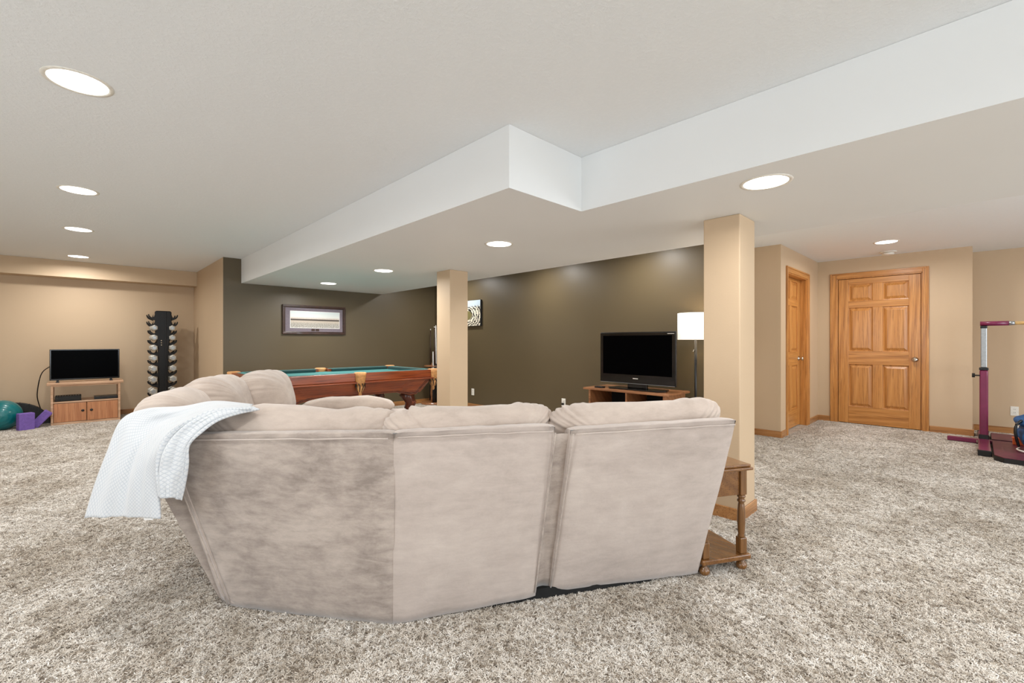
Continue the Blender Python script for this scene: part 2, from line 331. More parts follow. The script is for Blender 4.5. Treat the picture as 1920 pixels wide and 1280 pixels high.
# ---------------------------------------------------------------- doors (built in local u=across, w=out of wall, z=up)
def six_panel(n,fn,u0,u1,ztop,cas,mats,depth,knob_u,hinge_u,jamb):
    """u0<u1 leaf edges. fn(u,w,z)->world, w>0 towards the room; depth = how far leaf sits behind wall face"""
    mv,mh=mats
    base=fn((u0+u1)/2,-depth,0); r=link(f'door_{n}',None,None,base); r['kind']='structure'
    B=lambda g,a,b,c,d,e,f: g.box(a,b,c,d,e,f,fn)
    w0,w1=-depth-.035,-depth; W_=u1-u0; st=.118; ms=.105
    zs=[.01,.245,.845,1.03,1.645,1.735,1.975,ztop]   # rails
    g=MB(); B(g,u0,u0+st,w0,w1,.01,ztop); obj('stile',g,mv,r,bevel=.003)
    g=MB(); B(g,u1-st,u1,w0,w1,.01,ztop); obj('stile',g,mv,r,bevel=.003)
    m=(u0+u1)/2
    for a,b in ((zs[1],zs[2]),(zs[3],zs[4]),(zs[5],zs[6])):
        g=MB(); B(g,m-ms/2,m+ms/2,w0,w1,a,b); obj('mullion',g,mv,r,bevel=.003)
    for a,b in ((zs[0],zs[1]),(zs[2],zs[3]),(zs[4],zs[5]),(zs[6],zs[7])):
        g=MB(); B(g,u0+st,u1-st,w0,w1,a,b); obj('rail',g,mh,r,bevel=.003)
    for a,b in ((zs[1],zs[2]),(zs[3],zs[4]),(zs[5],zs[6])):
        for p,q in ((u0+st,m-ms/2),(m+ms/2,u1-st)):
            g=MB(); rings=[]
            for inset,ww in ((0,w0+.008),(0,w1-.016),(.012,w1-.018),(.016,w1-.017),(.045,w1-.003),(.048,w1-.002)):
                rings.append([(p+inset,ww,a+inset),(q-inset,ww,a+inset),(q-inset,ww,b-inset),(p+inset,ww,b-inset)])
            g.loft(rings,fn=fn); obj('panel',g,mv,r)
    # jamb and casing
    cu0,cu1,ct=cas; j=.02
    g=MB(); B(g,jamb[0]-.0,jamb[0]+j,-.119,.002,0,jamb[2]); B(g,jamb[1]-j,jamb[1],-.119,.002,0,jamb[2]); B(g,jamb[0],jamb[1],-.119,.002,jamb[2]-j,jamb[2])
    B(g,jamb[0]+j-.001,u0+.012,w0-.014,w0-.001,0,jamb[2]-j); B(g,u1-.012,jamb[1]-j+.001,w0-.014,w0-.001,0,jamb[2]-j); B(g,u0,u1,w0-.014,w0-.001,ztop-.012,jamb[2]-j+.001)
    obj('jamb',g,mv,r,bevel=.002)
    g=MB(); B(g,jamb[0],jamb[1],-.119,w0-.002,0,.016); obj('light_gap_block',g,'slot',r)  # dark block added under the leaf to stop outside light
    for a,b,sgn in ((cu0,jamb[0]+.008,1),(jamb[1]-.008,cu1,-1)):
        g=MB(); B(g,a,b,0,.012,0,ct-.0); 
        if sgn>0: B(g,a,a+.02,.012,.02,0,ct); B(g,a+.02,a+.034,.012,.016,0,ct-.02)
        else: B(g,b-.02,b,.012,.02,0,ct); B(g,b-.034,b-.02,.012,.016,0,ct-.02)
        obj('casing',g,mv,r,bevel=.003)
    g=MB(); B(g,jamb[0]+.008,jamb[1]-.008,0,.012,jamb[2]-.008,ct); B(g,cu0+.02,cu1-.02,.012,.02,ct-.02,ct); obj('casing',g,mh,r,bevel=.003)
    # knob
    k=MB(); prof=[(.0,.0),(.033,.0),(.033,.006),(.014,.010),(.012,.03),(.026,.038),(.029,.05),(.024,.06),(.0,.064)]
    rings=[]
    for rr,hh in prof:
        rings.append([(knob_u+rr*math.cos(2*math.pi*i/20),w1+hh,.93+rr*math.sin(2*math.pi*i/20)) for i in range(20)])
    k.loft(rings,fn=fn); obj('door_knob',k,'chrome',r,smooth=True)
    if hinge_u is not None:
        for z in (.24,1.03,1.80):
            g=MB(); rr=.007; rings=[[(hinge_u+rr*math.cos(2*math.pi*i/10),w1+.004+rr*math.sin(2*math.pi*i/10),zz) for i in range(10)] for zz in (z-.045,z+.045)]
            g.loft(rings,fn=fn); B(g,hinge_u-.012,hinge_u+.012,w1-.001,w1+.002,z-.045,z+.045); obj('hinge',g,'chrome',r)
    return r
six_panel(1,lambda u,w_,z:(DX-w_,u,z),.500,1.385,2.054,(.421,1.478,2.14),('oak','oakh'),.012,.556,1.402,(OY0,OY1,OZ2))
six_panel(2,lambda u,w_,z:(u,CY-w_,z),6.385,7.275,2.018,(6.295,7.366,2.105),('oak','oakx'),.082,7.20,None,(OX0,OX1,OZ))

# ---------------------------------------------------------------- recessed lights
proto=None
def recessed(x,y,z,label,k=1.0):
    global proto
    if proto is None:
        proto=thing('recessed_light',label,'ceiling light',(x,y,z),'recessed ceiling lights')
        obj('trim_ring',MB().lathe([(.103,0),(.104,-.003),(.112,-.004),(.122,-.002),(.123,0)],(x,y,z),40),'plate',proto,smooth=True)
        obj('lens',MB().lathe([(0,-.003),(.07,-.004),(.102,-.002),(.103,0)],(x,y,z),40),'lens',proto,smooth=True)
    else: dup(proto,(x,y,z),label)
    area('recessed_lamp',(x,y,z-.012),(0,0,0),.18,.18,SPOT_W*k,(1,.985,.96),'DISK',2.95)
recessed(0,2.82,H,'large round recessed light nearest the camera in the left ceiling row',.7)
recessed(0,4.84,H,'second round recessed light of the left ceiling row')
recessed(0,6.53,H,'third round recessed light of the left ceiling row',1.15)
recessed(0,8.62,H,'farthest round recessed light, just before the beige beam',1.1)
recessed(2.57,.76,S,'round recessed light in the soffit in front of the near column',.5)
recessed(2.57,2.817,S,'round recessed light in the soffit between the two columns')
recessed(2.57,4.823,S,'round recessed light in the soffit left of the further column')
recessed(2.57,6.434,S,'round recessed light at the far end of the soffit above the pool table',1.2)
recessed(6.85,.734,H,'round recessed light in front of the oak door')
for x,y,z,lb in ((0,.8,H,'over the camera end of the left ceiling row'),(0,-1.4,H,'nearest the rear window wall'),(2.57,-1.3,S,'in the soffit beyond the right picture edge'),(4.4,6.2,H,'in the hidden ceiling strip near the cue rack'),(4.4,4.3,H,'in the hidden ceiling strip midway along the dark wall'),(4.4,2.7,H,'in the hidden ceiling strip above the large television'),(6.6,-2.0,H,'in the ceiling beyond the gymnastics bar'),(-2.2,3.0,H,'added out of view on the left to brighten the room, nearer the camera'),(-2.2,6.5,H,'added out of view on the left to brighten the room, nearer the beige beam')):  # the two farthest left are unseen lights added for brightness
    recessed(x,y,z,'round recessed light '+lb,{0:.75,2.57:.8,4.4:1.0}.get(x,1.0))
sd=thing('smoke_detector','round off-white smoke detector on the ceiling above the oak door','smoke detector',(7.62,.80,H))
obj('mounting_plate',MB().lathe([(.09,0),(.09,-.012),(.07,-.014),(0,-.014)],(7.62,.80,H),28),'plate',sd,smooth=False,bevel=.003)
obj('sensor_body',MB().lathe([(.055,-.014),(.065,-.02),(.06,-.04),(.03,-.046),(0,-.046)],(7.62,.80,H),28),'plate',sd,smooth=False)

# ---------------------------------------------------------------- cushions
def cushion(name,c,u,v,wv,hu,hv,hw,parent,mat='cush',e=.45,seed=0,wr=.009,gather=.018,sag=0.0,nu=144,nv=44,pin=.0):
    """puffy cushion: u length, v height, wv thickness (unit vectors in world)"""
    u,v,wv,c=Vector(u).normalized(),Vector(v).normalized(),Vector(wv).normalized(),Vector(c)
    sg=lambda x,p: math.copysign(abs(x)**p,x)
    g=MB(); rings=[]
    for i in range(nv+1):
        ph=-math.pi/2+math.pi*i/nv; R=[]
        for j in range(nu):
            th=2*math.pi*j/nu
            # lat axis = thickness-ish: outline superellipse in u,v ; thickness by ph
            cu=sg(math.cos(th),e); cv=sg(math.sin(th),e); k=sg(math.cos(ph),.62); tt=sg(math.sin(ph),.9)
            a=cu*k; b=cv*k
            x=a*hu*(1-pin*b*b); y=b*hv*(1-pin*a*a); zz=tt*hw*(1-.25*max(abs(a),abs(b))**3)
            p=Vector((x,y,zz)); q=Vector((x*4+seed*9.1,y*4,zz*4))
            n=noise.noise(q)*wr*1.6+noise.noise(q*3.1)*wr*.5
            edge=max(abs(a),abs(b))**4
            n+=gather*edge*(noise.noise(Vector((th*9+seed,seed,0)))) - gather*.55*max(abs(a),abs(b))**3*(abs(math.sin(th*23+seed+2*noise.noise(Vector((th*3,seed,1))))))*max(0,noise.noise(Vector((th*2.2,seed*1.7,4)))+.35)
            dirv=Vector((a,b,tt)); dirv=dirv.normalized() if dirv.length>1e-6 else Vector((0,0,1))
            p+=dirv*n; p.y-=sag*(1-a*a)*(1 if b>0 else 0)*max(b,0)
            P=c+u*p.x+v*p.y+wv*p.z; R.append(tuple(P))
        rings.append(R)
    g.loft(rings); return obj(name,g,mat,parent,smooth=True)

# ---------------------------------------------------------------- sectional sofa
sofa=thing('sectional_sofa','large taupe microsuede sectional sofa seen from behind on the carpet','sofa',W(-.5,2.3,0))
dv=(.9627,.2706); nv_=(-.2706,.9627)      # main run direction and direction towards the seats
sv=nv_; mv_=dv
add2=lambda p,q,k:(p[0]+q[0]*k,p[1]+q[1]*k)
def back_panel(Bl,Br,Tl,Tr,Hl,Hr,inn,mat,seed,z0=(.02,.02),bulge=.012,nx=40,thick=.075,lcurve=0,rcurve=0):
    rings=[]
    prof=[(0,v,0,0) for v in np.linspace(0,1,22)]   # outer face
    # (kind, v, inward offset, dz)
    prof+= [(1,1,.004,.003),(1,1,.012,.006),(1,1,.03,.008),(1,1,.055,.006),(1,1,.07,-.004)]
    prof+= [(2,v,thick,0) for v in (0.96,.7,.4,.0)]
    for i in range(nx+1):
        s=i/nx; R=[]
        B=(Bl[0]+(Br[0]-Bl[0])*s,Bl[1]+(Br[1]-Bl[1])*s); Tt=(Tl[0]+(Tr[0]-Tl[0])*s,Tl[1]+(Tr[1]-Tl[1])*s); Hh=Hl+(Hr-Hl)*s
        for k,v,off,dz in prof:
            r=B[0]+(Tt[0]-B[0])*v; z=B[1]+(Tt[1]-B[1])*v; zb=z0[0]+(z0[1]-z0[0])*s; Z=zb+(Hh-zb)*v+dz
            q=Vector((s*3+seed*5,v*3,seed)); n=noise.noise(q*1.2)*.006+noise.noise(q*4)*.0025
            o=off
            if k==0: o=-(bulge*math.sin(math.pi*v)*math.sin(math.pi*s)**.5+n)+ .006*math.cos(v*math.pi*.5)**6*0
            if k==0 and v>.93: o+=(v-.93)*.10
            if k==1: Z+=noise.noise(Vector((s*9,seed,0)))*.004; 
            # edge rounding
            e=max(0,1-min(s,1-s)*nx/3.0)**2; o+= .008*e if k==0 else 0
            if k==1: Z-=.008*e; o+=.008*e*(1 if off<.02 else 0)
            lat=0
            if k==0: lat=(lcurve*(1-s)+rcurve*s)*math.sin(math.pi*v)
            R.append(W(r+inn[0]*o+dv[0]*lat,z+inn[1]*o+dv[1]*lat,Z))
        rings.append(R)
    g=MB().loft(rings,cap=False)
    for rg in (rings[0],rings[-1]): g.add(rg,[tuple(range(len(rg)))])
    return obj('back_panel',g,mat,sofa,smooth=True)
BL,BF,BGL,BGR,BR=(-1.24,1.968),(-.488,1.84),(.107,2.008),(.171,2.05),(.925,2.225)
TL,TF,TGL,TGR,TR=(-1.40,1.80),(-.446,1.69),(.178,1.812),(.245,1.835),(.996,1.978)
inL=(.166,.986)
back_panel(BGR,BR,TGR,TR,.805,.822,nv_,'suede',3,z0=(.028,.018))
back_panel(BF,BGL,TF,TGL,.822,.826,nv_,'suede',2,z0=(.006,.028))
back_panel(BL,BF,TL,TF,.79,.822,inL,'suede2',1,z0=(.008,.006))
for (a,b,Ha,Hb,n3) in ((TGR,TR,.80,.817,nv_),(TF,TGL,.817,.821,nv_),(TL,TF,.785,.817,inL)):
    ks=[.022+.956*k/12 for k in range(13)]
    obj('top_piping',MB().tube([W(a[0]+(b[0]-a[0])*k-n3[0]*.004,a[1]+(b[1]-a[1])*k-n3[1]*.004,Ha+(Hb-Ha)*k-.012+.004*noise.noise(Vector((k*8,Ha*9,0)))) for k in ks],.003,8),'suede',sofa,smooth=True)
# recessed flap strip between centre and right panel
g=MB(); rings=[]
for i in range(5):
    s=i/4; R=[]
    for v in np.linspace(0,1,16):
        l=(.10+(.165-.10)*v,2.035+(1.842-2.035)*v); r=(.185+(.262-.185)*v,2.058+(1.868-2.058)*v)
        off=.0+.012*math.sin(math.pi*s)+.004*math.sin(v*19+s*5)
        R.append(W(l[0]+(r[0]-l[0])*s+nv_[0]*off,l[1]+(r[1]-l[1])*s+nv_[1]*off,.05+.735*v))
    rings.append(R)
g.loft(rings,cap=False,closed=False); obj('gap_flap',g,'suede2',sofa,smooth=True,solid=.006)
# left end return strip of the wedge + seam cord
def strip(name,pts_a,pts_b,mat,thick=.006):
    g=MB(); n=18; rings=[]
    for i in range(n+1):
        t_=i/n; a=Vector(pts_a[0]).lerp(Vector(pts_a[1]),t_); b=Vector(pts_b[0]).lerp(Vector(pts_b[1]),t_)
        rings.append([tuple(a.lerp(b,s)+Vector((0,0,0))) for s in (0,.25,.5,.75,1)])
    g.loft(rings,cap=False,closed=False); return obj(name,g,mat,sofa,smooth=True,solid=thick)
strip('side_return',(W(-1.232,1.966,.02),W(-1.393,1.81,.78)),(W(-1.283,1.985,.03),W(-1.44,1.85,.78)),'suede')
for nm,a,b in (('seam_piping',W(-1.24,1.958,.02),W(-1.402,1.792,.78)),('seam_piping',W(.176,2.043,.05),W(.25,1.83,.79)),('seam_piping',W(.103,2.0,.05),W(.175,1.808,.80))):
    obj(nm,MB().tube([tuple(Vector(a).lerp(Vector(b),k/8)) for k in range(9)],.0035,8),'suede2',sofa,smooth=True)
# side (S) run back: starts at the wedge corner and goes away from the camera
SB0=(-1.315,2.005); ST0=(-1.66,1.92)
def s_panel(t0,t1,seed,H0,H1):
    return back_panel(add2(SB0,sv,t1),add2(SB0,sv,t0),add2(ST0,sv,t1),add2(ST0,sv,t0),H1,H0,mv_,'suede2',seed,nx=20,thick=.12)
s_panel(0,.62,5,.80,.83); s_panel(.64,1.30,6,.83,.84); s_panel(1.32,1.98,7,.84,.84)
# bases, seats
def poly(ps,z0,z1,name,mat,bev=.02):
    g=MB().prism([W(*p)[:2] for p in ps],z0,z1); return obj(name,g,mat,sofa,bevel=bev,segs=3)
o=lambda p,k,n=nv_: add2(p,n,k)
mid0=lambda a,b,k:(a[0]+(b[0]-a[0])*k,a[1]+(b[1]-a[1])*k)
BQ=mid0(BF,BR,.83)
poly([o(BF,.022),o(BQ,.022),o(BQ,.55),o(BF,.55)],.001,.05,'base_frame','blackfab',.003)
poly([o(BGR,.14),o(BR,.14),o(BR,.92),o(BGR,.92)],.06,.30,'seat_body','suede')
Q=(-.537,2.761); s0=add2(SB0,sv,.62); 
poly([o(BL,.14,inL),o(BF,.14),o(BGL,.14),o(BGL,.90),Q,add2(s0,mv_,.9),add2(s0,mv_,.16),add2(add2(SB0,sv,.02),mv_,.16)],.045,.30,'seat_body','suede')
for t0,t1 in ((.64,1.30),(1.32,1.98)):
    a,b=add2(SB0,sv,t0),add2(SB0,sv,t1); poly([add2(a,mv_,.15),add2(a,mv_,.92),add2(b,mv_,.92),add2(b,mv_,.15)],.045,.30,'seat_body','suede')
UPV=lambda lean,inn: (W(inn[0]*-lean,inn[1]*-lean,0)[0],W(inn[0]*-lean,inn[1]*-lean,0)[1],1)
def dirW(d2): p=W(d2[0],d2[1],0); return Vector((p[0],p[1],0)).normalized()
def seatc(c,d,hu,hv,seed):
    cushion('seat_cushion',W(c[0],c[1],.385),dirW(d),dirW((-d[1],d[0])),(0,0,1),hu,hv,.095,sofa,e=.3,seed=seed,nu=48,nv=24)
seatc(add2(add2(BGR,dv,.28),nv_,.56),dv,.29,.36,11)
seatc(add2(add2(BF,dv,.38),nv_,.56),dv,.27,.34,12)
seatc(add2(add2(SB0,sv,.42),mv_,.56),sv,.25,.34,13)
seatc(add2(add2(SB0,sv,.98),mv_,.56),sv,.31,.36,14)
seatc(add2(add2(SB0,sv,1.66),mv_,.56),sv,.31,.36,15)
# back cushions: (centre r,z,Z, direction, inner, half sizes)
def backc(c,Z,d,inn,hu,hv,hw,seed,lean=.25,**k):
    n3=dirW(inn); up=(Vector((0,0,1))-n3*lean).normalized(); th=dirW(d).cross(up)
    return cushion('back_cushion',W(c[0],c[1],Z),dirW(d),up,th,hu,hv,hw,sofa,seed=seed,**k)
mid=lambda a,b,k:(a[0]+(b[0]-a[0])*k,a[1]+(b[1]-a[1])*k)
backc(o(mid(TGR,TR,.505),.215),.685,dv,nv_,.447,.222,.115,21,lean=.36,e=.3)
backc(o(mid(TF,TGL,.5),.195),.685,dv,nv_,.36,.218,.11,22,lean=.3,e=.3)
backc(o(mid(TL,TF,.50),.205,inL),.685,(.986,-.09),inL,.50,.218,.11,23,lean=.33,e=.34)
backc((-1.66,2.25),.72,sv,mv_,.26,.21,.13,24,e=.5)
backc((-1.81,2.78),.745,sv,mv_,.36,.215,.15,25,e=.55)
backc((-1.87,3.40),.732,sv,mv_,.41,.215,.18,26,e=.55,gather=.022)
# arms
a=add2(SB0,sv,2.02); b=add2(SB0,sv,2.22)
poly([add2(a,mv_,.02),add2(a,mv_,.92),add2(b,mv_,.92),add2(b,mv_,.02)],.045,.52,'armrest','suede',.03)
cushion('arm_pad',W(*add2(add2(SB0,sv,2.10),mv_,.40),.575),dirW(mv_),dirW(sv),(0,0,1),.40,.14,.085,sofa,seed=31,e=.35,nu=56,nv=24,wr=.012)
a=add2(BR,dv,-.19)
poly([o(a,.16),o(BR,.16),o(BR,.95),o(a,.95)],.045,.50,'armrest','suede',.03)
cushion('arm_pad',W(*o(add2(BR,dv,-.10),.56),.545),dirW(nv_),dirW(dv),(0,0,1),.40,.115,.07,sofa,seed=32,e=.35,nu=48,nv=24)
# little seat-bottom bulge (fabric-covered foot) under the left corner
cushion('foot_cover',W(-1.20,2.00,.03),dirW(dv),dirW(nv_),(0,0,1),.06,.045,.03,sofa,'suede2',e=.8,nu=24,nv=14)

# ---------------------------------------------------------------- throw blanket
def catmull(C,n):
    C=np.array(C,float); m=len(C); out=[]
    P=np.vstack([2*C[:1]-C[1:2],C,2*C[-1:]-C[-2:-1]])
    for i in range(n):
        t_=i/(n-1)*(m-1); k=min(int(t_),m-2); f=t_-k; a,b,c,d=P[k],P[k+1],P[k+2],P[k+3]
        out.append(.5*((2*b)+(-a+c)*f+(2*a-5*b+4*c-d)*f*f+(-a+3*b-3*c+d)*f**3))
    return np.array(out)
def cloth(name,strands,parent,nu,nvv,wr,seed,uvs=(1,1)):
    net=[[PX(*p) for p in s] for s in strands]
    rows=np.array([catmull(s,nvv) for s in net])           # strands x nvv x 3
    full=np.array([catmull(rows[:,j],nu) for j in range(nvv)])   # nvv x nu x 3
    vs=[];uv=[]
    toward=Vector(W(0,-1,0)).normalized()
    # metric uv along v and u
    dl=np.concatenate([[0],np.cumsum(np.linalg.norm(np.diff(full[:,nu//2],axis=0),axis=1))]); du=np.concatenate([[0],np.cumsum(np.linalg.norm(np.diff(full[-1],axis=0),axis=1))])
    for j in range(nvv):
        for i in range(nu):
            p=Vector(full[j,i]); q=Vector((i/nu*6+seed,j/nvv*1.3,seed)); k=min(1,j/nvv*3)
            p+=toward*(noise.noise(q)*wr+noise.noise(q*2.3)*wr*.5)*k
            vs.append(tuple(p)); uv.append((du[i],dl[j]))
    fs=[(j*nu+i,j*nu+i+1,(j+1)*nu+i+1,(j+1)*nu+i) for j in range(nvv-1) for i in range(nu-1)]
    return obj(name,MB().add(vs,fs),'throw',parent,smooth=True,uv=uv,solid=.008)
throw=thing('throw_blanket','white quilted throw blanket draped over the left corner of the sofa back','blanket',PX(260,800,1.9))
D=[ # strands for the main hanging sheet, (x,y,depth)
 [(480,775,2.02),(405,775,2.06),(340,790,2.08),(276,800,2.06),(240,825,2.06),(222,865,2.08),(212,915,2.04),(205,962,2.02)],
 [(474,760,1.96),(402,754,1.98),(340,764,1.97),(274,768,1.96),(232,788,1.94),(206,848,1.91),(188,900,1.89),(167,968,1.86)],
 [(472,762,1.91),(400,761,1.91),(343,776,1.90),(292,793,1.92),(256,828,1.86),(232,880,1.82),(220,925,1.80),(210,970,1.79)],
 [(471,764,1.86),(400,766,1.86),(348,785,1.84),(303,810,1.81),(276,850,1.78),(262,890,1.765),(257,930,1.755),(255,970,1.75)],
 [(471,766,1.80),(405,771,1.79),(352,791,1.765),(318,815,1.74),(300,850,1.72),(295,890,1.715),(294,930,1.71),(297,974,1.705)]]
cloth('blanket_sheet',D,throw,70,90,.024,3)
E2=[
 [(474,764,1.83),(405,768,1.80),(352,789,1.765),(315,818,1.735),(297,850,1.715),(294,880,1.71),(295,905,1.705),(298,930,1.70)],
 [(478,764,1.83),(418,769,1.80),(368,789,1.76),(333,818,1.73),(315,850,1.70),(308,880,1.695),(308,905,1.69),(310,934,1.69)],
 [(482,766,1.83),(430,772,1.79),(388,790,1.755),(354,818,1.72),(338,848,1.705),(332,880,1.70),(327,905,1.70),(325,932,1.70)],
 [(487,768,1.83),(446,776,1.79),(408,789,1.755),(379,810,1.715),(357,833,1.70),(353,870,1.71),(347,905,1.72),(340,938,1.725)]]
cloth('blanket_fold',E2,throw,44,70,.012,8)
obj('care_tag',MB().add([PX(270,966,1.742),PX(287,966,1.742),PX(287,975,1.742),PX(270,975,1.742)],[(0,1,2,3)]),'whitemat',throw,solid=.002)

# ---------------------------------------------------------------- end table (aligned with the main sofa run)
et=thing('end_table','narrow brown wooden end table with turned legs and bun feet between sofa and near column','end table',W(1.07,2.55,0))
E0=(.962,2.245)
def ef(u,v,z): p=add2(add2(E0,dv,u),nv_,v); return W(p[0],p[1],z)
EW,EL=.225,.58
for u in (0,EW):
    for v in (0,EL):
        leg=obj('leg',MB().box(u-.019,u+.019,v-.019,v+.019,.385,.515,ef),'brownwood',et,bevel=.004)
        c=ef(u,v,0)
        obj('leg_block',MB().box(u-.019,u+.019,v-.019,v+.019,.088,.167,ef),'brownwood',leg,bevel=.004)
        obj('turned_shaft',MB().lathe([(.012,.165),(.018,.172),(.014,.18),(.0165,.19),(.019,.24),(.0185,.30),(.0155,.335),(.013,.342),(.02,.35),(.02,.356),(.013,.364),(.02,.373),(.02,.379),(.014,.386)],c,20),'brownwood',leg,smooth=True)
        obj('bun_foot',MB().lathe([(.0,.0),(.014,.001),(.024,.012),(.027,.024),(.022,.038),(.013,.044),(.013,.06)],c,20),'brownwood',leg,smooth=True)
obj('lower_shelf',MB().box(-.033,EW+.033,-.033,EL+.033,.062,.088,ef),'brownwoodx',et,bevel=.006)
obj('table_top',MB().box(-.04,EW+.04,-.04,EL+.04,.515,.530,ef).box(-.032,EW+.032,-.032,EL+.032,.530,.545,ef),'brownwoodx',et,bevel=.005)
obj('back_apron',MB().box(.019,EW-.019,-.008,.006,.385,.515,ef),'brownwoodx',et,bevel=.002)
for u in (-.006,EW-.008): obj('side_apron',MB().box(u,u+.014,.019,EL-.019,.385,.515,ef),'brownwoodx',et,bevel=.002)
dr=obj('drawer',MB().box(.02,EW-.02,EL-.004,EL+.012,.39,.51,ef),'brownwoodx',et,bevel=.003)
obj('drawer_knob',MB().lathe([(0,0),(.012,.004),(.014,.012),(.0,.018)],ef(EW/2,EL+.012,.44),14),'chrome',dr,smooth=True)

# ---------------------------------------------------------------- media stand, big tv, lamp
ms=thing('media_stand','low brown wooden media stand against the dark wall under the large television','media stand',(4.6,2.74,0))
y0,y1=2.195,3.275
obj('top_board',MB().box(4.35,4.86,y0,y1,.598,.621),'brownst',ms,bevel=.004)
obj('bottom_board',MB().box(4.38,4.85,y0+.05,y1-.06,.05,.08),'brownst',ms,bevel=.003)
obj('shelf',MB().box(4.40,4.83,y0+.07,y1-.08,.32,.34),'brownst',ms,bevel=.003)
for y in (y0+.05,y1-.085): obj('side_panel',MB().box(4.38,4.85,y,y+.025,0,.598),'brownst',ms,bevel=.003)
obj('divider',MB().box(4.385,4.83,2.70,2.72,.08,.598),'brownst',ms,bevel=.003)
obj('back_board',MB().box(4.835,4.85,y0+.07,y1-.08,.08,.598),'blackfab',ms)
tv=thing('television','large gloss black flat television on the brown media stand','television',(4.55,2.66,.621))
def tf(u,w_,z): # slight yaw so the left side comes forward
    a=math.radians(1.5); return (4.50+w_*math.cos(a)+u*math.sin(a)*.6,2.66+u*math.cos(a),z)
obj('bezel',MB().box(-.48,.48,0,.03,.685,1.275,tf),'gloss',tv,bevel=.012)
obj('rear_housing',MB().box(-.40,.40,.03,.09,.74,1.22,tf),'black',tv,bevel=.02)
obj('screen',MB().box(-.435,.435,-.002,.004,.79,1.235,tf),'screen',tv)
obj('chrome_strip',MB().box(-.47,.47,-.004,.0,.690,.694,tf),'alum',tv)
obj('maker_badge',MB().box(-.032,.032,-.003,.001,.745,.754,tf),'plate',tv)
obj('energy_sticker',MB().box(-.462,-.385,-.0035,-.001,1.248,1.253,tf),'plate',tv)
obj('stand_foot',MB().prism([(4.43,2.36),(4.43,2.96),(4.50,3.02),(4.66,2.98),(4.66,2.34),(4.50,2.30)],.621,.637),'gloss',tv,bevel=.004)
obj('stand_neck',MB().box(4.53,4.57,2.54,2.78,.637,.72),'gloss',tv,bevel=.005)
st=thing('set_top_box','small black box beside the foot of the large television','set-top box',(4.42,3.08,.621))
obj('case',MB().box(4.39,4.46,3.03,3.14,.622,.64),'black',st,bevel=.006)
lx,ly=4.68,2.055
lamp=thing('floor_lamp','black floor lamp with a lit cream drum shade beside the large television','floor lamp',(lx,ly,0))
obj('lamp_base',MB().lathe([(0,0),(.14,0),(.14,.012),(.12,.02),(.02,.026),(0,.026)],(lx,ly,0),32),'black',lamp,smooth=False)
obj('pole',MB().tube([(lx,ly,.02),(lx,ly,1.3)],.0125,14),'black',lamp,smooth=True)
g=MB(); n=48; R1,R2=.178,.178
rings=[[(lx+r_*math.cos(2*math.pi*i/n),ly+r_*math.sin(2*math.pi*i/n),z) for i in range(n)] for r_,z in ((R1,1.187),(R2,1.465))]
g.loft(rings,cap=False); obj('lamp_shade',g,'shade',lamp,smooth=True,solid=.003)
obj('shade_fitter',MB().tube([(lx-.176,ly,1.42),(lx+.176,ly,1.42)],.003,6).tube([(lx,ly-.176,1.42),(lx,ly+.176,1.42)],.003,6),'black',lamp)
obj('pull_switch',MB().tube([(lx-.012,ly+.01,1.08),(lx-.02,ly+.02,1.06)],.006,8),'chrome',lamp)
obj('bulb',MB().lathe([(0,1.30),(.018,1.31),(.032,1.35),(.028,1.38),(.0,1.395)],(lx,ly,0),16),'lens',lamp,smooth=True)
pl=bpy.data.lights.new('lamp_bulb_light','POINT'); pl.energy=7; pl.color=(1,.80,.56); pl.shadow_soft_size=.05
po=bpy.data.objects.new('lamp_bulb_light',pl); po.location=(lx,ly,1.40); col.objects.link(po)

# ---------------------------------------------------------------- outlets
def outlet(fn,label,n):
    c=fn(0,0,0); r=thing('wall_outlet',label,'outlet',c)
    obj('cover_plate',MB().box(-.036,.036,0,.006,-.058,.058,fn),'plate',r,bevel=.003)
    for z in (.02,-.02):
        rc=obj('receptacle',MB().box(-.015,.015,.006,.008,z-.013,z+.013,fn),'plate',r,bevel=.002)
        obj('slot',MB().box(-.007,-.005,.008,.009,z-.004,z+.006,fn).box(.005,.007,.008,.009,z-.004,z+.006,fn),'slot',rc)
    return r
outlet(lambda u,w_,z:(AX-w_,-.337+u,.292+z),'white outlet plate on the beige wall behind the gymnastics bar',1)
outlet(lambda u,w_,z:(TVX-w_,6.10+u,.287+z),'white outlet plate on the dark wall just right of the further column',2)
o3=outlet(lambda u,w_,z:(TVX-w_,4.065+u,.30+z),'white outlet plate with a black plug, peeking over the sofa back',3)
obj('black_plug',MB().box(TVX-.035,TVX-.008,4.05,4.08,.268,.298),'black',o3,bevel=.004)

# ---------------------------------------------------------------- pictures
fp=thing('framed_picture','wide framed stadium panorama hanging on the dark wall above the pool table','picture',(2.69,PW,1.28))
X0,X1,Z0,Z1=2.205,3.17,1.277,1.727
g=MB()
def ring(g,x0,x1,z0,z1,w_,ya,yb):
    g.box(x0,x1,ya,yb,z0,z0+w_).box(x0,x1,ya,yb,z1-w_,z1).box(x0,x0+w_,ya,yb,z0+w_,z1-w_).box(x1-w_,x1,ya,yb,z0+w_,z1-w_)
ring(g,X0,X1,Z0,Z1,.028,PW-.035,PW-.001); ring(g,X0+.028,X1-.028,Z0+.028,Z1-.028,.014,PW-.025,PW-.001)
obj('frame',g,'frame',fp,bevel=.004)
obj('mat_board',MB().box(X0+.04,X1-.04,PW-.016,PW-.008,Z0+.04,Z1-.04),'matboard',fp)
obj('white_border',MB().box(X0+.11,X1-.09,PW-.018,PW-.016,Z0+.095,Z1-.09),'whitemat',fp)
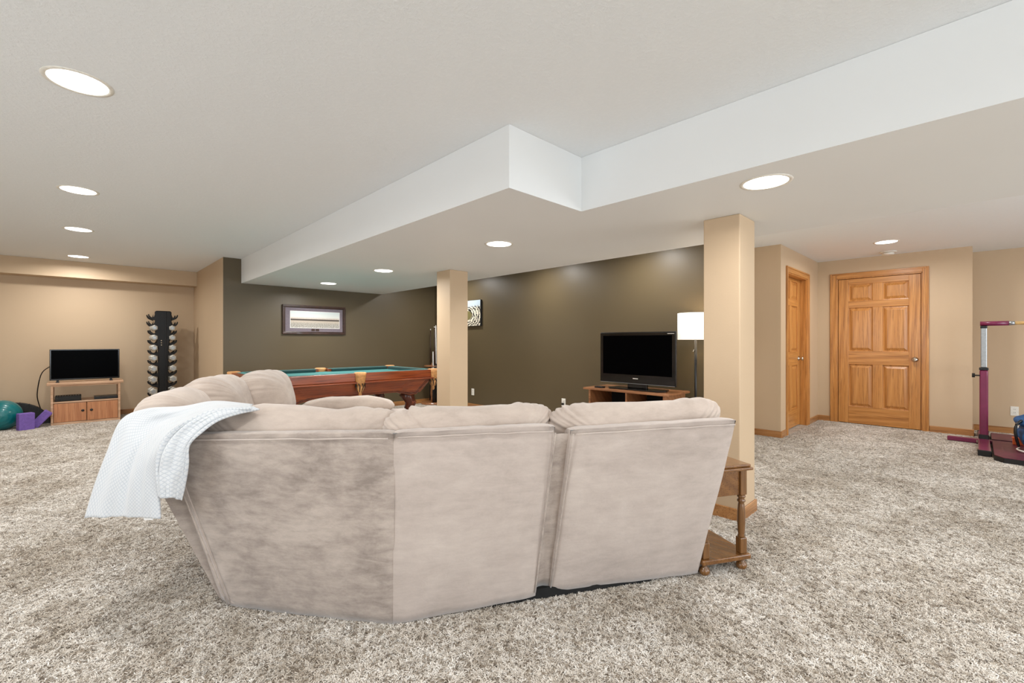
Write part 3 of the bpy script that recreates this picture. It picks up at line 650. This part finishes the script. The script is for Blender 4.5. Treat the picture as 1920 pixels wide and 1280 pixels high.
obj('printed_photo',MB().box(X0+.118,X1-.098,PW-.020,PW-.018,Z0+.103,Z1-.098),'pano',fp)
for a,b_,mt in ((-.06,-.005,'frame'),(.005,.06,'frame')): obj('small_emblem',MB().box(2.69+a,2.69+b_,PW-.019,PW-.0155,Z0+.05,Z0+.088),mt,fp,bevel=.004)
cp=thing('canvas_print','stadium canvas print on the dark wall partly hidden behind the further column','picture',(TVX,6.2,1.44))
obj('canvas',MB().box(TVX-.038,TVX-.001,5.853,6.50,1.434,1.879),'slot',cp,bevel=.002)
obj('printed_face',MB().box(TVX-.0395,TVX-.038,5.856,6.497,1.437,1.876),'bowl',cp)

# ---------------------------------------------------------------- pool table
px0,px1,py0,py1=1.33,3.50,5.09,6.34; RT=.79
pt=thing('pool_table','cherry wood pool table with teal felt and leather pockets in front of the dark wall','pool table',((px0+px1)/2,(py0+py1)/2,0))
rw=.115; pm=(px0+px1)/2
def rail(a,b,c,d,name='rail',mat='cherry'): return obj(name,MB().box(a,b,c,d,RT-.10,RT),mat,pt,bevel=.008,segs=3)
for a,b in ((px0+.09,pm-.06),(pm+.06,px1-.09)):
    for c,d,e,f in ((py0,py0+rw,py0+rw,py0+rw+.035),(py1-rw,py1,py1-rw-.035,py1-rw)):
        r=rail(a,b,c,d); obj('cushion_strip',MB().box(a+.05,b-.05,e,f,RT-.045,RT-.004),'felt_shaded',r,bevel=.008)
        obj('felt_cap',MB().box(a+.02,b-.02,c+.045 if c==py0 else c,d if c==py0 else d-.045,RT-.001,RT+.002),'felt',r)
for c,d,e,f in ((px0,px0+rw,px0+rw,px0+rw+.035),(px1-rw,px1,px1-rw-.035,px1-rw)):
    r=rail(c,d,py0+.09,py1-.09); obj('cushion_strip',MB().box(e,f,py0+.17,py1-.17,RT-.045,RT-.004),'felt_shaded',r,bevel=.008)
    obj('felt_cap',MB().box(c+.045 if c==px0 else c,d if c==px0 else d-.045,py0+.13,py1-.13,RT-.001,RT+.002),'felt',r)
obj('playing_bed',MB().box(px0+.08,px1-.08,py0+.08,py1-.08,RT-.085,RT-.04),'felt',pt)
obj('ledge_moulding',MB().box(px0-.014,px1+.014,py0-.014,py1+.014,RT-.122,RT-.102),'cherry',pt,bevel=.006)
# pockets
def pocket(x,y,label=None):
    prof=[(.040,-.155),(.058,-.10),(.068,-.03),(.072,.004),(.060,.010),(.052,.004),(.046,-.03)]
    r=obj('pocket',MB().lathe(prof,(x,y,RT),20),'leather',pt,smooth=True)
    obj('pocket_net',MB().lathe([(.044,-.15),(.05,-.17),(.036,-.215),(.014,-.235),(.020,-.25),(.012,-.275),(0,-.28)],(x,y,RT),12),'leather',r,smooth=True)
    g=MB()
    for k in range(8):
        a=2*math.pi*k/8; g.tube([(x+.056*math.cos(a),y+.056*math.sin(a),RT-.12),(x+.054*math.cos(a+.3),y+.054*math.sin(a+.3),RT-.16),(x+.03*math.cos(a+.1),y+.03*math.sin(a+.1),RT-.22)],.006,5)
    obj('pocket_lace',g,'slot',r)
for x,y in ((px0+.035,py0+.035),(pm,py0+.012),(px1-.035,py0+.035),(px0+.035,py1-.035),(pm,py1-.012),(px1-.035,py1-.035)): pocket(x,y)
# cabinet: tapered, scalloped underside
def side(fa,L,nm):
    g=MB(); N=40; rings=[]
    for i in range(N+1):
        s=i/N; sl=(s-.5)*2
        top=RT-.118; bot=.50-.03*(abs(sl)**6)-.022*math.exp(-((abs(sl)-.88)/.10)**2)+ (.012 if abs(sl)<.7 else 0)
        hw_t=L/2-.07; hw_b=L/2-.26
        rings.append([fa(sl*hw_t,0,top),fa(sl*hw_b,.07,bot),fa(sl*hw_b,.10,bot),fa(sl*hw_t,.05,top)])
    g.loft(rings); r=obj(nm,g,'cherry',pt,smooth=False)
    m=MB()
    for ins in (.03,.055):
        P=[fa(sl*(L/2-.07-ins*1.2),-.002+.004,RT-.13) for sl in (-1,1)]
        pts=[]
        for i in range(N+1):
            sl=(i/N-.5)*2; k=.9-ins
            bot=.50-.03*(abs(sl)**6)-.022*math.exp(-((abs(sl)-.88)/.10)**2)+(.012 if abs(sl)<.7 else 0)+ins*.55
            pts.append(fa(sl*(L/2-.26-ins*.4),.063,bot))
        m.tube([P[0]]+pts+[P[1]],.005,6)
    obj('moulding',m,'cherryd',r)
side(lambda u,w_,z:(pm+u,py0+.03+w_,z),px1-px0,'side_panel'); side(lambda u,w_,z:(pm+u,py1-.03-w_,z),px1-px0,'side_panel')
side(lambda u,w_,z:(px0+.03+w_,(py0+py1)/2+u,z),py1-py0,'end_panel'); side(lambda u,w_,z:(px1-.03-w_,(py0+py1)/2+u,z),py1-py0,'end_panel')
for sx in (0,1):
    for sy in (0,1):
        dx,dy=(1 if sx else -1),(1 if sy else -1)
        cx=(px1-.36) if sx else (px0+.36); cy=(py1-.24) if sy else (py0+.24)
        P=[(cx,cy,.50),(cx+dx*.05,cy+dy*.04,.42),(cx+dx*.07,cy+dy*.05,.34),(cx+dx*.03,cy+dy*.02,.22),(cx+dx*.02,cy+dy*.01,.13),(cx+dx*.06,cy+dy*.04,.07)]
        leg=obj('leg',MB().tube(P,[.085,.082,.072,.048,.04,.05],16),'cherryd',pt,smooth=True)
        obj('claw_foot',MB().lathe([(0,0),(.04,.003),(.06,.03),(.055,.06),(.03,.085),(0,.09)],(cx+dx*.07,cy+dy*.05,0),16),'cherryd',leg,smooth=True)
        g=MB()
        for k in range(4):
            a=math.atan2(dy,dx)+(k-1.5)*.5
            g.tube([(cx+dx*.05+.03*math.cos(a),cy+dy*.03+.03*math.sin(a),.42-.0),(cx+dx*.06+.075*math.cos(a),cy+dy*.04+.075*math.sin(a),.36),(cx+dx*.05+.045*math.cos(a),cy+dy*.03+.045*math.sin(a),.24)],[.012,.017,.006],6)
        obj('carved_leaf',g,'cherry',leg,smooth=True)
# cue rack in the corner
crx,cry=4.74,7.05
cr=thing('cue_rack','round wooden floor rack holding billiard cues in the dark corner','cue rack',(crx,cry,0))
obj('rack_base',MB().lathe([(0,0),(.19,0),(.2,.02),(.18,.045),(.03,.05),(0,.05)],(crx,cry,0),28),'brownst',cr,bevel=.003)
obj('rack_post',MB().lathe([(.03,.05),(.02,.12),(.03,.2),(.02,.4),(.026,.6),(.02,.72),(.0,.78)],(crx,cry,0),16),'brownst',cr,smooth=True)
obj('rack_ring',MB().lathe([(.13,.70),(.145,.705),(.145,.72),(.13,.725),(.03,.725),(.03,.70)],(crx,cry,0),28),'brownst',cr)
cues=[(-1.55,'white'),(-2.0,'oak'),(-1.78,'dark'),(1.2,'dark2'),(.4,'x')]
names=['pale-shafted billiard cue leaning tallest in the cue rack','thin billiard cue at the left of the cue rack, nearest the table pocket','dark billiard cue in the middle of the cue rack','dark billiard cue on the wall side of the cue rack','billiard cue hidden deepest in the cue rack']
proto_c=None
for (a,_),lb,top in zip(cues,names,(1.46,.98,1.44,1.40,1.40)):
    x=crx+.12*math.cos(a); y=cry+.12*math.sin(a); x2=crx+.15*math.cos(a); y2=cry+.15*math.sin(a)
    r=thing('billiard_cue',lb,'cue',(x,y,.05),'billiard cues in the corner rack')
    f=lambda k:(x2+(x-x2)*k,y2+(y-y2)*k,.052+(top-.052)*k)
    obj('butt',MB().tube([f(0),f(.25),f(.5)],[.015,.014,.011],10),'black',r,smooth=True)
    obj('shaft',MB().tube([f(.5),f(.75),f(.985)],[.011,.009,.007],10),'whitemat' if top in (1.46,.98) else 'frame',r,smooth=True)
    obj('cue_tip',MB().tube([f(.985),f(1)],[.008,.008],10),'plate',r,smooth=True)

# ---------------------------------------------------------------- small tv and stand on the left wall
vsn=thing('tv_cabinet','small pine tv cabinet with two reddish doors and an open shelf','tv cabinet',(.09,9.05,0))
ya,yb=8.86,9.28
obj('top_board',MB().box(-.315,.485,ya-.02,yb,.556,.590),'pine',vsn,bevel=.004)
for x in (-.275,.425): obj('side_panel',MB().box(x,x+.025,ya,yb,0,.556),'pine',vsn,bevel=.003)
obj('shelf',MB().box(-.25,.425,ya,yb,.305,.325),'pine',vsn,bevel=.003)
obj('bottom_rail',MB().box(-.25,.425,ya,yb,.0,.035),'pine',vsn,bevel=.003)
obj('top_rail',MB().box(-.25,.425,ya+.005,ya+.03,.535,.556),'pine',vsn,bevel=.003)
for x0_,x1_,kx in ((-.246,.083,.045),(.090,.421,.135)):
    d=obj('door',MB().box(x0_,x1_,ya+.001,ya+.018,.04,.30),'pinedoor',vsn,bevel=.002)
    obj('knob',MB().lathe([(0,-.022),(.014,-.02),(.017,-.012),(.008,-.004),(.008,.002)],(kx,ya,.185),14,'y'),'slot',d,smooth=True)
obj('back_board',MB().box(-.25,.425,yb-.01,yb-.002,.035,.30),'pine',vsn)
stv=thing('television','small black flat television on the pine cabinet','television',(.08,9.02,.59))
sy=8.96
obj('bezel',MB().box(-.29,.445,sy,sy+.03,.62,1.055),'gloss',stv,bevel=.006)
obj('rear_housing',MB().box(-.2,.36,sy+.03,sy+.06,.66,.95),'black',stv,bevel=.01)
obj('screen',MB().box(-.275,.43,sy-.002,sy+.001,.64,1.043),'screen',stv)
for x in (-.21,.35): obj('foot',MB().box(x-.018,x+.018,sy-.07,sy+.10,.591,.600).box(x-.012,x+.012,sy+.005,sy+.02,.60,.625),'black',stv,bevel=.002)
cb=thing('cable_box','dark ribbed cable box at the left end of the cabinet shelf','cable box',(-.11,8.98,.325))
obj('case',MB().box(-.235,.03,8.90,9.14,.327,.395),'dgrey',cb,bevel=.005)
g=MB()
for k in range(9): g.box(-.22+.027*k,-.205+.027*k,8.91,9.13,.395,.399)
obj('vent_ribs',g,'black',cb); obj('front_panel',MB().box(-.225,.02,8.897,8.90,.335,.385),'gloss',cb)
dp=thing('disc_player','slim black disc player at the right end of the cabinet shelf','disc player',(.3,8.98,.325))
obj('case',MB().box(.165,.42,8.89,9.12,.327,.365),'black',dp,bevel=.004); obj('display',MB().box(.25,.31,8.888,8.89,.34,.352),'dgrey',dp)
cord=MB().tube([tuple(p) for p in catmull([(-.27,9.03,.83),(-.36,9.12,.74),(-.40,9.2,.60),(-.42,9.25,.40),(-.40,9.3,.25),(-.36,9.32,.12),(-.30,9.34,.02)],30)],.006,8)
tag(obj('power_cord',cord,'black',smooth=True),'black power cord hanging from the left side of the small television','cord')

# ---------------------------------------------------------------- dumbbell rack
rk=thing('dumbbell_rack','tall black vertical dumbbell rack by the beige wall','dumbbell rack',(.97,9.1,0))
ry0,ry1=8.96,9.26
obj('upright',MB().add([(a,y,z) for y in (ry0,ry0+.06) for a,z in ((.925,.04),(1.025,.04),(1.035,1.05),(1.075,1.35),(1.075,1.63),(1.06,1.65),(.88,1.65),(.865,1.63),(.865,1.35),(.905,1.05))],[tuple(range(10))[::-1],tuple(range(10,20))]+[(k,(k+1)%10,10+(k+1)%10,10+k) for k in range(10)]),'blackmetal',rk,bevel=.01)
obj('centre_channel',MB().box(.985,1.005,ry0-.012,ry0,.06,1.64),'blackmetal',rk,bevel=.003)
obj('rear_upright',MB().box(.925,1.015,ry1-.05,ry1,.04,1.62),'blackmetal',rk,bevel=.01)
obj('base_plate',MB().box(.74,1.20,8.90,9.32,0,.04),'blackmetal',rk,bevel=.008)
obj('bolt',MB().lathe([(0,-.008),(.009,-.006),(.009,0)],(.945,ry0,1.18),8,'y').lathe([(0,-.008),(.009,-.006),(.009,0)],(.945,ry0,1.145),8,'y').lathe([(0,-.008),(.009,-.006),(.009,0)],(.945,ry0,1.11),8,'y'),'chrome',rk)
zrow=[1.585,1.475,1.38,1.226,1.066,.905,.737,.568,.383,.207]
arms=[]
for i,z in enumerate(zrow):
    for s in (-1,1):
        # hooked arm: saddle profile in x-z extruded in y at front and rear
        g=MB(); x0_=.97+s*(.10 if i<2 else .055); dz_=-.03 if i<2 else -.075
        prof=[(0,-.06),(.10,-.03),(.135,.0),(.145,.035),(.125,.04),(.11,.012),(.075,-.012),(.03,-.005),(0,.05)]
        for yy in (ry0+.005,ry1-.045): 
            P=[(x0_+s*a*(.62 if i<2 else .85),z+b+dz_) for a,b in prof]
            n_=len(P); vs=[(p[0],yy,p[1]) for p in P]+[(p[0],yy+.035,p[1]) for p in P]
            g.add(vs,[tuple(range(n_)),tuple(range(n_,2*n_))[::-1]]+[(k,(k+1)%n_,n_+(k+1)%n_,n_+k) for k in range(n_)])
        obj('saddle_arm',g,'blackmetal',rk,bevel=.003)
def dumbbell(x,y,z,R,label):
    r=thing('hex_dumbbell',label,'dumbbell',(x,y,z),'hex dumbbells on the black rack')
    hl=R*1.25
    for s in (-1,1):
        c=s*(.075+hl/2)
        prof=[(0,-hl/2),(R*.78,-hl/2),(R,-hl/2+R*.22),(R,hl/2-R*.22),(R*.78,hl/2),(0,hl/2)]
        hd=obj('hex_head',MB().lathe(prof,(x,y+c,z),6,'y'),'hex',r,bevel=.003)
        obj('weight_face',MB().lathe([(0,-.003),(R*.45,-.003),(R*.5,0)],(x,y+c+s*hl/2,z),16,'y'),'alum',hd)
    obj('handle',MB().lathe([(.013,-.08),(.017,0),(.013,.08)],(x,y,z),14,'y'),'chrome',r,smooth=True)
ordn=['third','fourth','fifth','sixth','seventh','eighth','ninth','lowest']
for k,i in enumerate(range(2,10)):
    for s,nm in ((-1,'left'),(1,'right')):
        R=.047+.0017*k
        dumbbell(.97+s*(.112+.0025*k),(ry0+ry1)/2-.05,zrow[i],R,f'grey hex dumbbell in the {ordn[k]} slot from the top, {nm} side of the rack')

# ---------------------------------------------------------------- exercise things at the left edge
eb=thing('exercise_ball','shiny teal exercise ball on the carpet at the left edge','exercise ball',(-.73,8.9,0))
g=MB(); R=.197; rings=[]
for i in range(0,65):
    ph=-math.pi/2+math.pi*i/64; rr=R*(1+.006*math.cos(ph*26)); rings.append([(-.73+rr*math.cos(ph)*math.cos(2*math.pi*j/48),8.9+rr*math.sin(ph),R+rr*math.cos(ph)*math.sin(2*math.pi*j/48)) for j in range(48)])
g.loft(rings); obj('ribbed_ball',g,'teal',eb,smooth=True)
obj('valve_plug',MB().lathe([(0,.002),(.01,.0),(.01,-.01)],(-.73,8.9,2*R),10),'plate',eb)
yb1=thing('yoga_block','purple foam yoga block standing upright beside the teal ball','yoga block',(-.50,8.68,0))
def rot2(cx,cy,a):
    return lambda x,y,z:(cx+x*math.cos(a)-y*math.sin(a),cy+x*math.sin(a)+y*math.cos(a),z)
obj('foam_block',MB().box(-.075,.075,-.05,.05,.001,.225,rot2(-.50,8.70,.35)),'purple',yb1,bevel=.008)
yb2=thing('yoga_block','purple foam yoga block tilted against the upright one','yoga block',(-.30,8.78,0))
def tiltf(x,y,z):
    a=math.radians(38); X=x*math.cos(a)+z*math.sin(a); Z=-x*math.sin(a)+z*math.cos(a); return (-.395+X,8.80+y,.003+Z)
obj('foam_block',MB().box(-.09,.0,-.055,.055,.0,.23,tiltf),'purple',yb2,bevel=.008)
def arch(name,label,cat,c,L,Hh,tw,yaw,mat,lean):
    r=thing(name,label,cat,c); f0=rot2(c[0],c[1],yaw); g=MB(); N=24; outer=[];inner=[]
    for i in range(N+1):
        a=math.pi*.5*i/N; outer.append((L*math.sin(a),Hh*math.cos(a)))
    P=[(0,0.002)]+outer[:-1]+[(L,.002)]
    n_=len(P); fn=lambda x,y,z:f0(x,y+lean*z,z)
    g.add([(p[0],-tw/2,p[1]) for p in P]+[(p[0],tw/2,p[1]) for p in P],[tuple(range(n_)),tuple(range(n_,2*n_))[::-1]]+[(k,(k+1)%n_,n_+(k+1)%n_,n_+k) for k in range(n_)],fn)
    obj('curved_pad',g,mat,r,bevel=.006)
    g=MB()
    for k in range(5):
        q=outer[3+k*4]; g.box(q[0]-.004,q[0]+.004,-tw/2-.003,tw/2+.003,max(.01,q[1]-.05),q[1]+.004,fn)
    obj('grip_ridge',g,'slot',r); return r
arch('balance_wedge','dark grey curved foam exercise pad behind the purple blocks','exercise pad',(-.655,9.18,0),.37,.325,.09,0,'dgrey',.0)
arch('balance_wedge','black curved foam exercise pad between the teal ball and the other pad','exercise pad',(-.80,9.30,0),.40,.29,.07,0,'black',0)
pm2=thing('exercise_mat','tall black exercise mat leaning on the beige wall at the left edge','exercise mat',(-1.05,9.35,0))
obj('black_panel',MB().add([(-1.45,9.22,0),(-.92,9.22,0),(-.92,9.25,0),(-1.45,9.25,0),(-1.45,9.42,1.2),(-1.035,9.42,1.2),(-1.035,9.45,1.2),(-1.45,9.45,1.2)],[(0,3,2,1),(4,5,6,7),(0,1,5,4),(1,2,6,5),(2,3,7,6),(3,0,4,7)]),'black',pm2,bevel=.006)
pm3=thing('yoga_mat','dark purple folded mat standing beside the tall black mat','yoga mat',(-.85,9.38,0))
obj('folded_mat',MB().add([(-1.0,9.34,0),(-.79,9.34,0),(-.79,9.38,0),(-1.0,9.38,0),(-1.0,9.40,.62),(-.865,9.40,.62),(-.865,9.44,.62),(-1.0,9.44,.62)],[(0,3,2,1),(4,5,6,7),(0,1,5,4),(1,2,6,5),(2,3,7,6),(3,0,4,7)]),'dpurple',pm3,bevel=.006)

# ---------------------------------------------------------------- gymnastics bar, mat, bag
bx,by=7.42,-.062
gb=thing('gymnastics_bar','maroon and silver adjustable gymnastics bar with a blonde wood rail','gymnastics bar',(bx,by,0))
obj('foot_beam',MB().box(6.62,8.05,by-.045,by+.045,.012,.062),'maroon',gb,bevel=.006)
obj('end_cap',MB().box(6.585,6.62,by-.05,by+.05,.0,.064),'black',gb,bevel=.005); obj('end_cap',MB().box(8.05,8.085,by-.05,by+.05,.0,.064),'black',gb,bevel=.005)
obj('side_foot',MB().box(bx-.08,bx-.02,by+.03,.235,.012,.06),'maroon',gb,bevel=.006)
obj('bolt',MB().box(bx-.09,bx-.01,by+.045,by+.06,.02,.05).box(6.75,6.80,by+.045,by+.06,.02,.05).box(7.9,7.95,by+.045,by+.06,.02,.05),'chrome',gb,bevel=.004)
obj('base_bar',MB().box(bx-.03,bx+.03,-1.9,by-.045,.012,.05),'maroon',gb,bevel=.006)
for yy in (by,-1.95):
    lo=obj('lower_post',MB().box(bx-.035,bx+.035,yy-.035,yy+.035,.06,.84),'maroon',gb,bevel=.012,segs=3)
    obj('collar',MB().box(bx-.038,bx+.038,yy-.038,yy+.038,.84,.87),'black',lo,bevel=.006)
    obj('post_socket',MB().box(bx-.042,bx+.042,yy-.042,yy+.042,.055,.11),'black',lo,bevel=.006)
    obj('adjust_knob',MB().tube([(bx-.03,yy+.03,.78),(bx-.03,yy+.075,.78)],[.008,.008],10).tube([(bx-.03,yy+.07,.78),(bx-.03,yy+.095,.78)],[.024,.024],12),'black',lo)
    up=obj('upper_post',MB().box(bx-.025,bx+.025,yy-.026,yy+.026,.87,1.33),'alum',gb,bevel=.008)
    obj('top_bracket',MB().box(bx-.028,bx+.028,yy-.028,yy+.028,1.315,1.345),'black',up,bevel=.006)
obj('end_sleeve',MB().tube([(bx,by+.03,1.37),(bx,by-.19,1.37)],.026,18),'maroon',gb,smooth=True)
obj('end_sleeve',MB().tube([(bx,-1.98,1.37),(bx,-1.76,1.37)],.026,18),'maroon',gb,smooth=True)
obj('steel_tip',MB().tube([(bx,by-.19,1.37),(bx,by-.235,1.37)],[.024,.022],18),'alum',gb,smooth=True)
obj('wood_rail',MB().tube([(bx,by-.235,1.37),(bx,-1.76,1.37)],.019,18),'blonde',gb,smooth=True)
gm=thing('gym_mat','maroon folding gym mat with black edges under the blue bag','gym mat',(7.15,-1.0,0))
for k in range(3):
    a=-.125-k*.60; b_=a-.595
    x_a=6.33 if k else 6.36
    pc=obj('mat_panel',MB().prism([(x_a,a-.06),(x_a+.10,a),(7.38,a),(7.38,b_),(6.33,b_)] if k==0 else [(6.33,a),(7.38,a),(7.38,b_),(6.33,b_)],.048 if 0 else .052,.058),'mat',gm,bevel=.003)
    obj('edge_band',MB().prism([(x_a-.004,a-.06),(x_a+.096,a+.003),(7.384,a+.003),(7.384,b_),(6.326,b_)] if k==0 else [(6.326,a),(7.384,a),(7.384,b_),(6.326,b_)],.052 if 0 else .001,.052),'black',pc,bevel=.003)
gm2=obj('mat_panel',MB().box(7.47,7.98,-1.9,-.125,.052,.058),'mat',gm,bevel=.003); obj('edge_band',MB().box(7.466,7.984,-1.904,-.121,.001,.052),'black',gm2,bevel=.003)
bag=thing('duffel_bag','blue nylon bag standing on the maroon mat at the right edge','bag',(6.95,-.55,.058))
def rb(name,c,h,mat,par,seed,e=.5,wr=.02): return cushion(name,c,(1,0,0),(0,1,0),(0,0,1),h[0],h[1],h[2],par,mat,e=e,seed=seed,wr=wr,gather=.01,nu=40,nv=26)
body=rb('bag_body',(6.96,-.545,.225),(.25,.25,.165),'blue',bag,41,.42,.03)
rb('top_flap',(6.95,-.515,.345),(.23,.235,.075),'blue',bag,42,.55,.03)
obj('carry_strap',MB().tube([tuple(p) for p in catmull([(6.84,-.32,.37),(6.80,-.285,.33),(6.79,-.275,.26),(6.80,-.285,.18),(6.83,-.30,.11)],20)],.012,8),'black',bag,smooth=True)
obj('white_lining',MB().tube([(6.80,-.29,.31),(6.83,-.28,.30),(6.88,-.285,.305)],[.012,.018,.01],10),'plate',bag,smooth=True)
obj('white_cord',MB().tube([tuple(p) for p in catmull([(6.72,-.34,.075),(6.76,-.30,.08),(6.86,-.29,.075),(6.95,-.31,.075)],14)],.008,8),'plate',bag,smooth=True)
ob=thing('orange_block','small orange box lying on the maroon mat beside the blue bag','box',(7.2,-.3,.058))
obj('box_body',MB().box(7.22,7.30,-.36,-.275,.059,.125),'orange',ob,bevel=.006)
obj('box_lid',MB().box(7.215,7.305,-.365,-.27,.125,.135),'orange',ob,bevel=.004)

# ---------------------------------------------------------------- carpet pile (geometry nodes tufts over the middle of the room)
def tuft_mesh(seed):
    rs=np.random.RandomState(seed); vs=[];fs=[]
    for k in range(6):
        a=rs.uniform(0,6.28); r=rs.uniform(0,.006); x,y=r*math.cos(a),r*math.sin(a); b=rs.uniform(0,6.28); ln=rs.uniform(.006,.011); w_=.0014
        p=[(x,y,-.002),(x+.4*ln*math.cos(b),y+.4*ln*math.sin(b),ln*.55),(x+ln*math.cos(b+.5),y+ln*math.sin(b+.5),ln*.7)]
        o_=len(vs)
        for i,q in enumerate(p):
            ww=w_*(1,1.1,.8)[i]
            for j in range(3):
                c=2.094*j+b; vs.append((q[0]+ww*math.cos(c),q[1]+ww*math.sin(c),q[2]+(ww*math.sin(c)*.6 if i==2 else 0)))
        for i in range(2):
            for j in range(3):
                fs.append((o_+i*3+j,o_+i*3+(j+1)%3,o_+(i+1)*3+(j+1)%3,o_+(i+1)*3+j))
        fs.append((o_+6,o_+7,o_+8))
    me=bpy.data.meshes.new('tuft'); me.from_pydata(vs,[],fs); me.materials.append(M['tuft']); return me
tc_=bpy.data.collections.new('tuft_sources')
for s in range(4):
    to=bpy.data.objects.new('tuft_source',tuft_mesh(s)); tc_.objects.link(to)
ng=bpy.data.node_groups.new('pile','GeometryNodeTree'); ng.interface.new_socket('Geometry',in_out='INPUT',socket_type='NodeSocketGeometry'); ng.interface.new_socket('Geometry',in_out='OUTPUT',socket_type='NodeSocketGeometry')
N=ng.nodes; L=ng.links; gi=N.new('NodeGroupInput'); go=N.new('NodeGroupOutput')
dpn=N.new('GeometryNodeDistributePointsOnFaces'); dpn.inputs['Density'].default_value=12500
ci=N.new('GeometryNodeCollectionInfo'); ci.inputs['Collection'].default_value=tc_; ci.inputs['Separate Children'].default_value=True; ci.inputs['Reset Children'].default_value=True
ip=N.new('GeometryNodeInstanceOnPoints'); ip.inputs['Pick Instance'].default_value=True
rv=N.new('FunctionNodeRandomValue'); rv.data_type='FLOAT_VECTOR'; rv.inputs[0].default_value=(-.25,-.25,0); rv.inputs[1].default_value=(.25,.25,6.28)
rs_=N.new('FunctionNodeRandomValue'); rs_.data_type='FLOAT'; rs_.inputs[2].default_value=.8; rs_.inputs[3].default_value=1.25
L.new(gi.outputs[0],dpn.inputs['Mesh']); L.new(dpn.outputs['Points'],ip.inputs['Points']); L.new(ci.outputs[0],ip.inputs['Instance'])
L.new(rv.outputs[0],ip.inputs['Rotation']); L.new(rs_.outputs[1],ip.inputs['Scale']); L.new(ip.outputs[0],go.inputs[0])
pg=MB()
for a,b,c,d in ((-1.6,WX-.02,.7,LW-.02),(WX-.02,TVX-.02,-.3,PW-.02),(TVX-.02,CX-.02,-.5,1.98),(CX-.02,DX-.02,-.5,CY-.02),(DX-.02,AX-.02,-.5,AYY-.02)):
    pg.add([(a,c,0),(b,c,0),(b,d,0),(a,d,0)],[(0,1,2,3)])
pile=obj('carpet_pile',pg,'tuft',floor)
pile['kind']='stuff'
md=pile.modifiers.new('pile','NODES'); md.node_group=ng
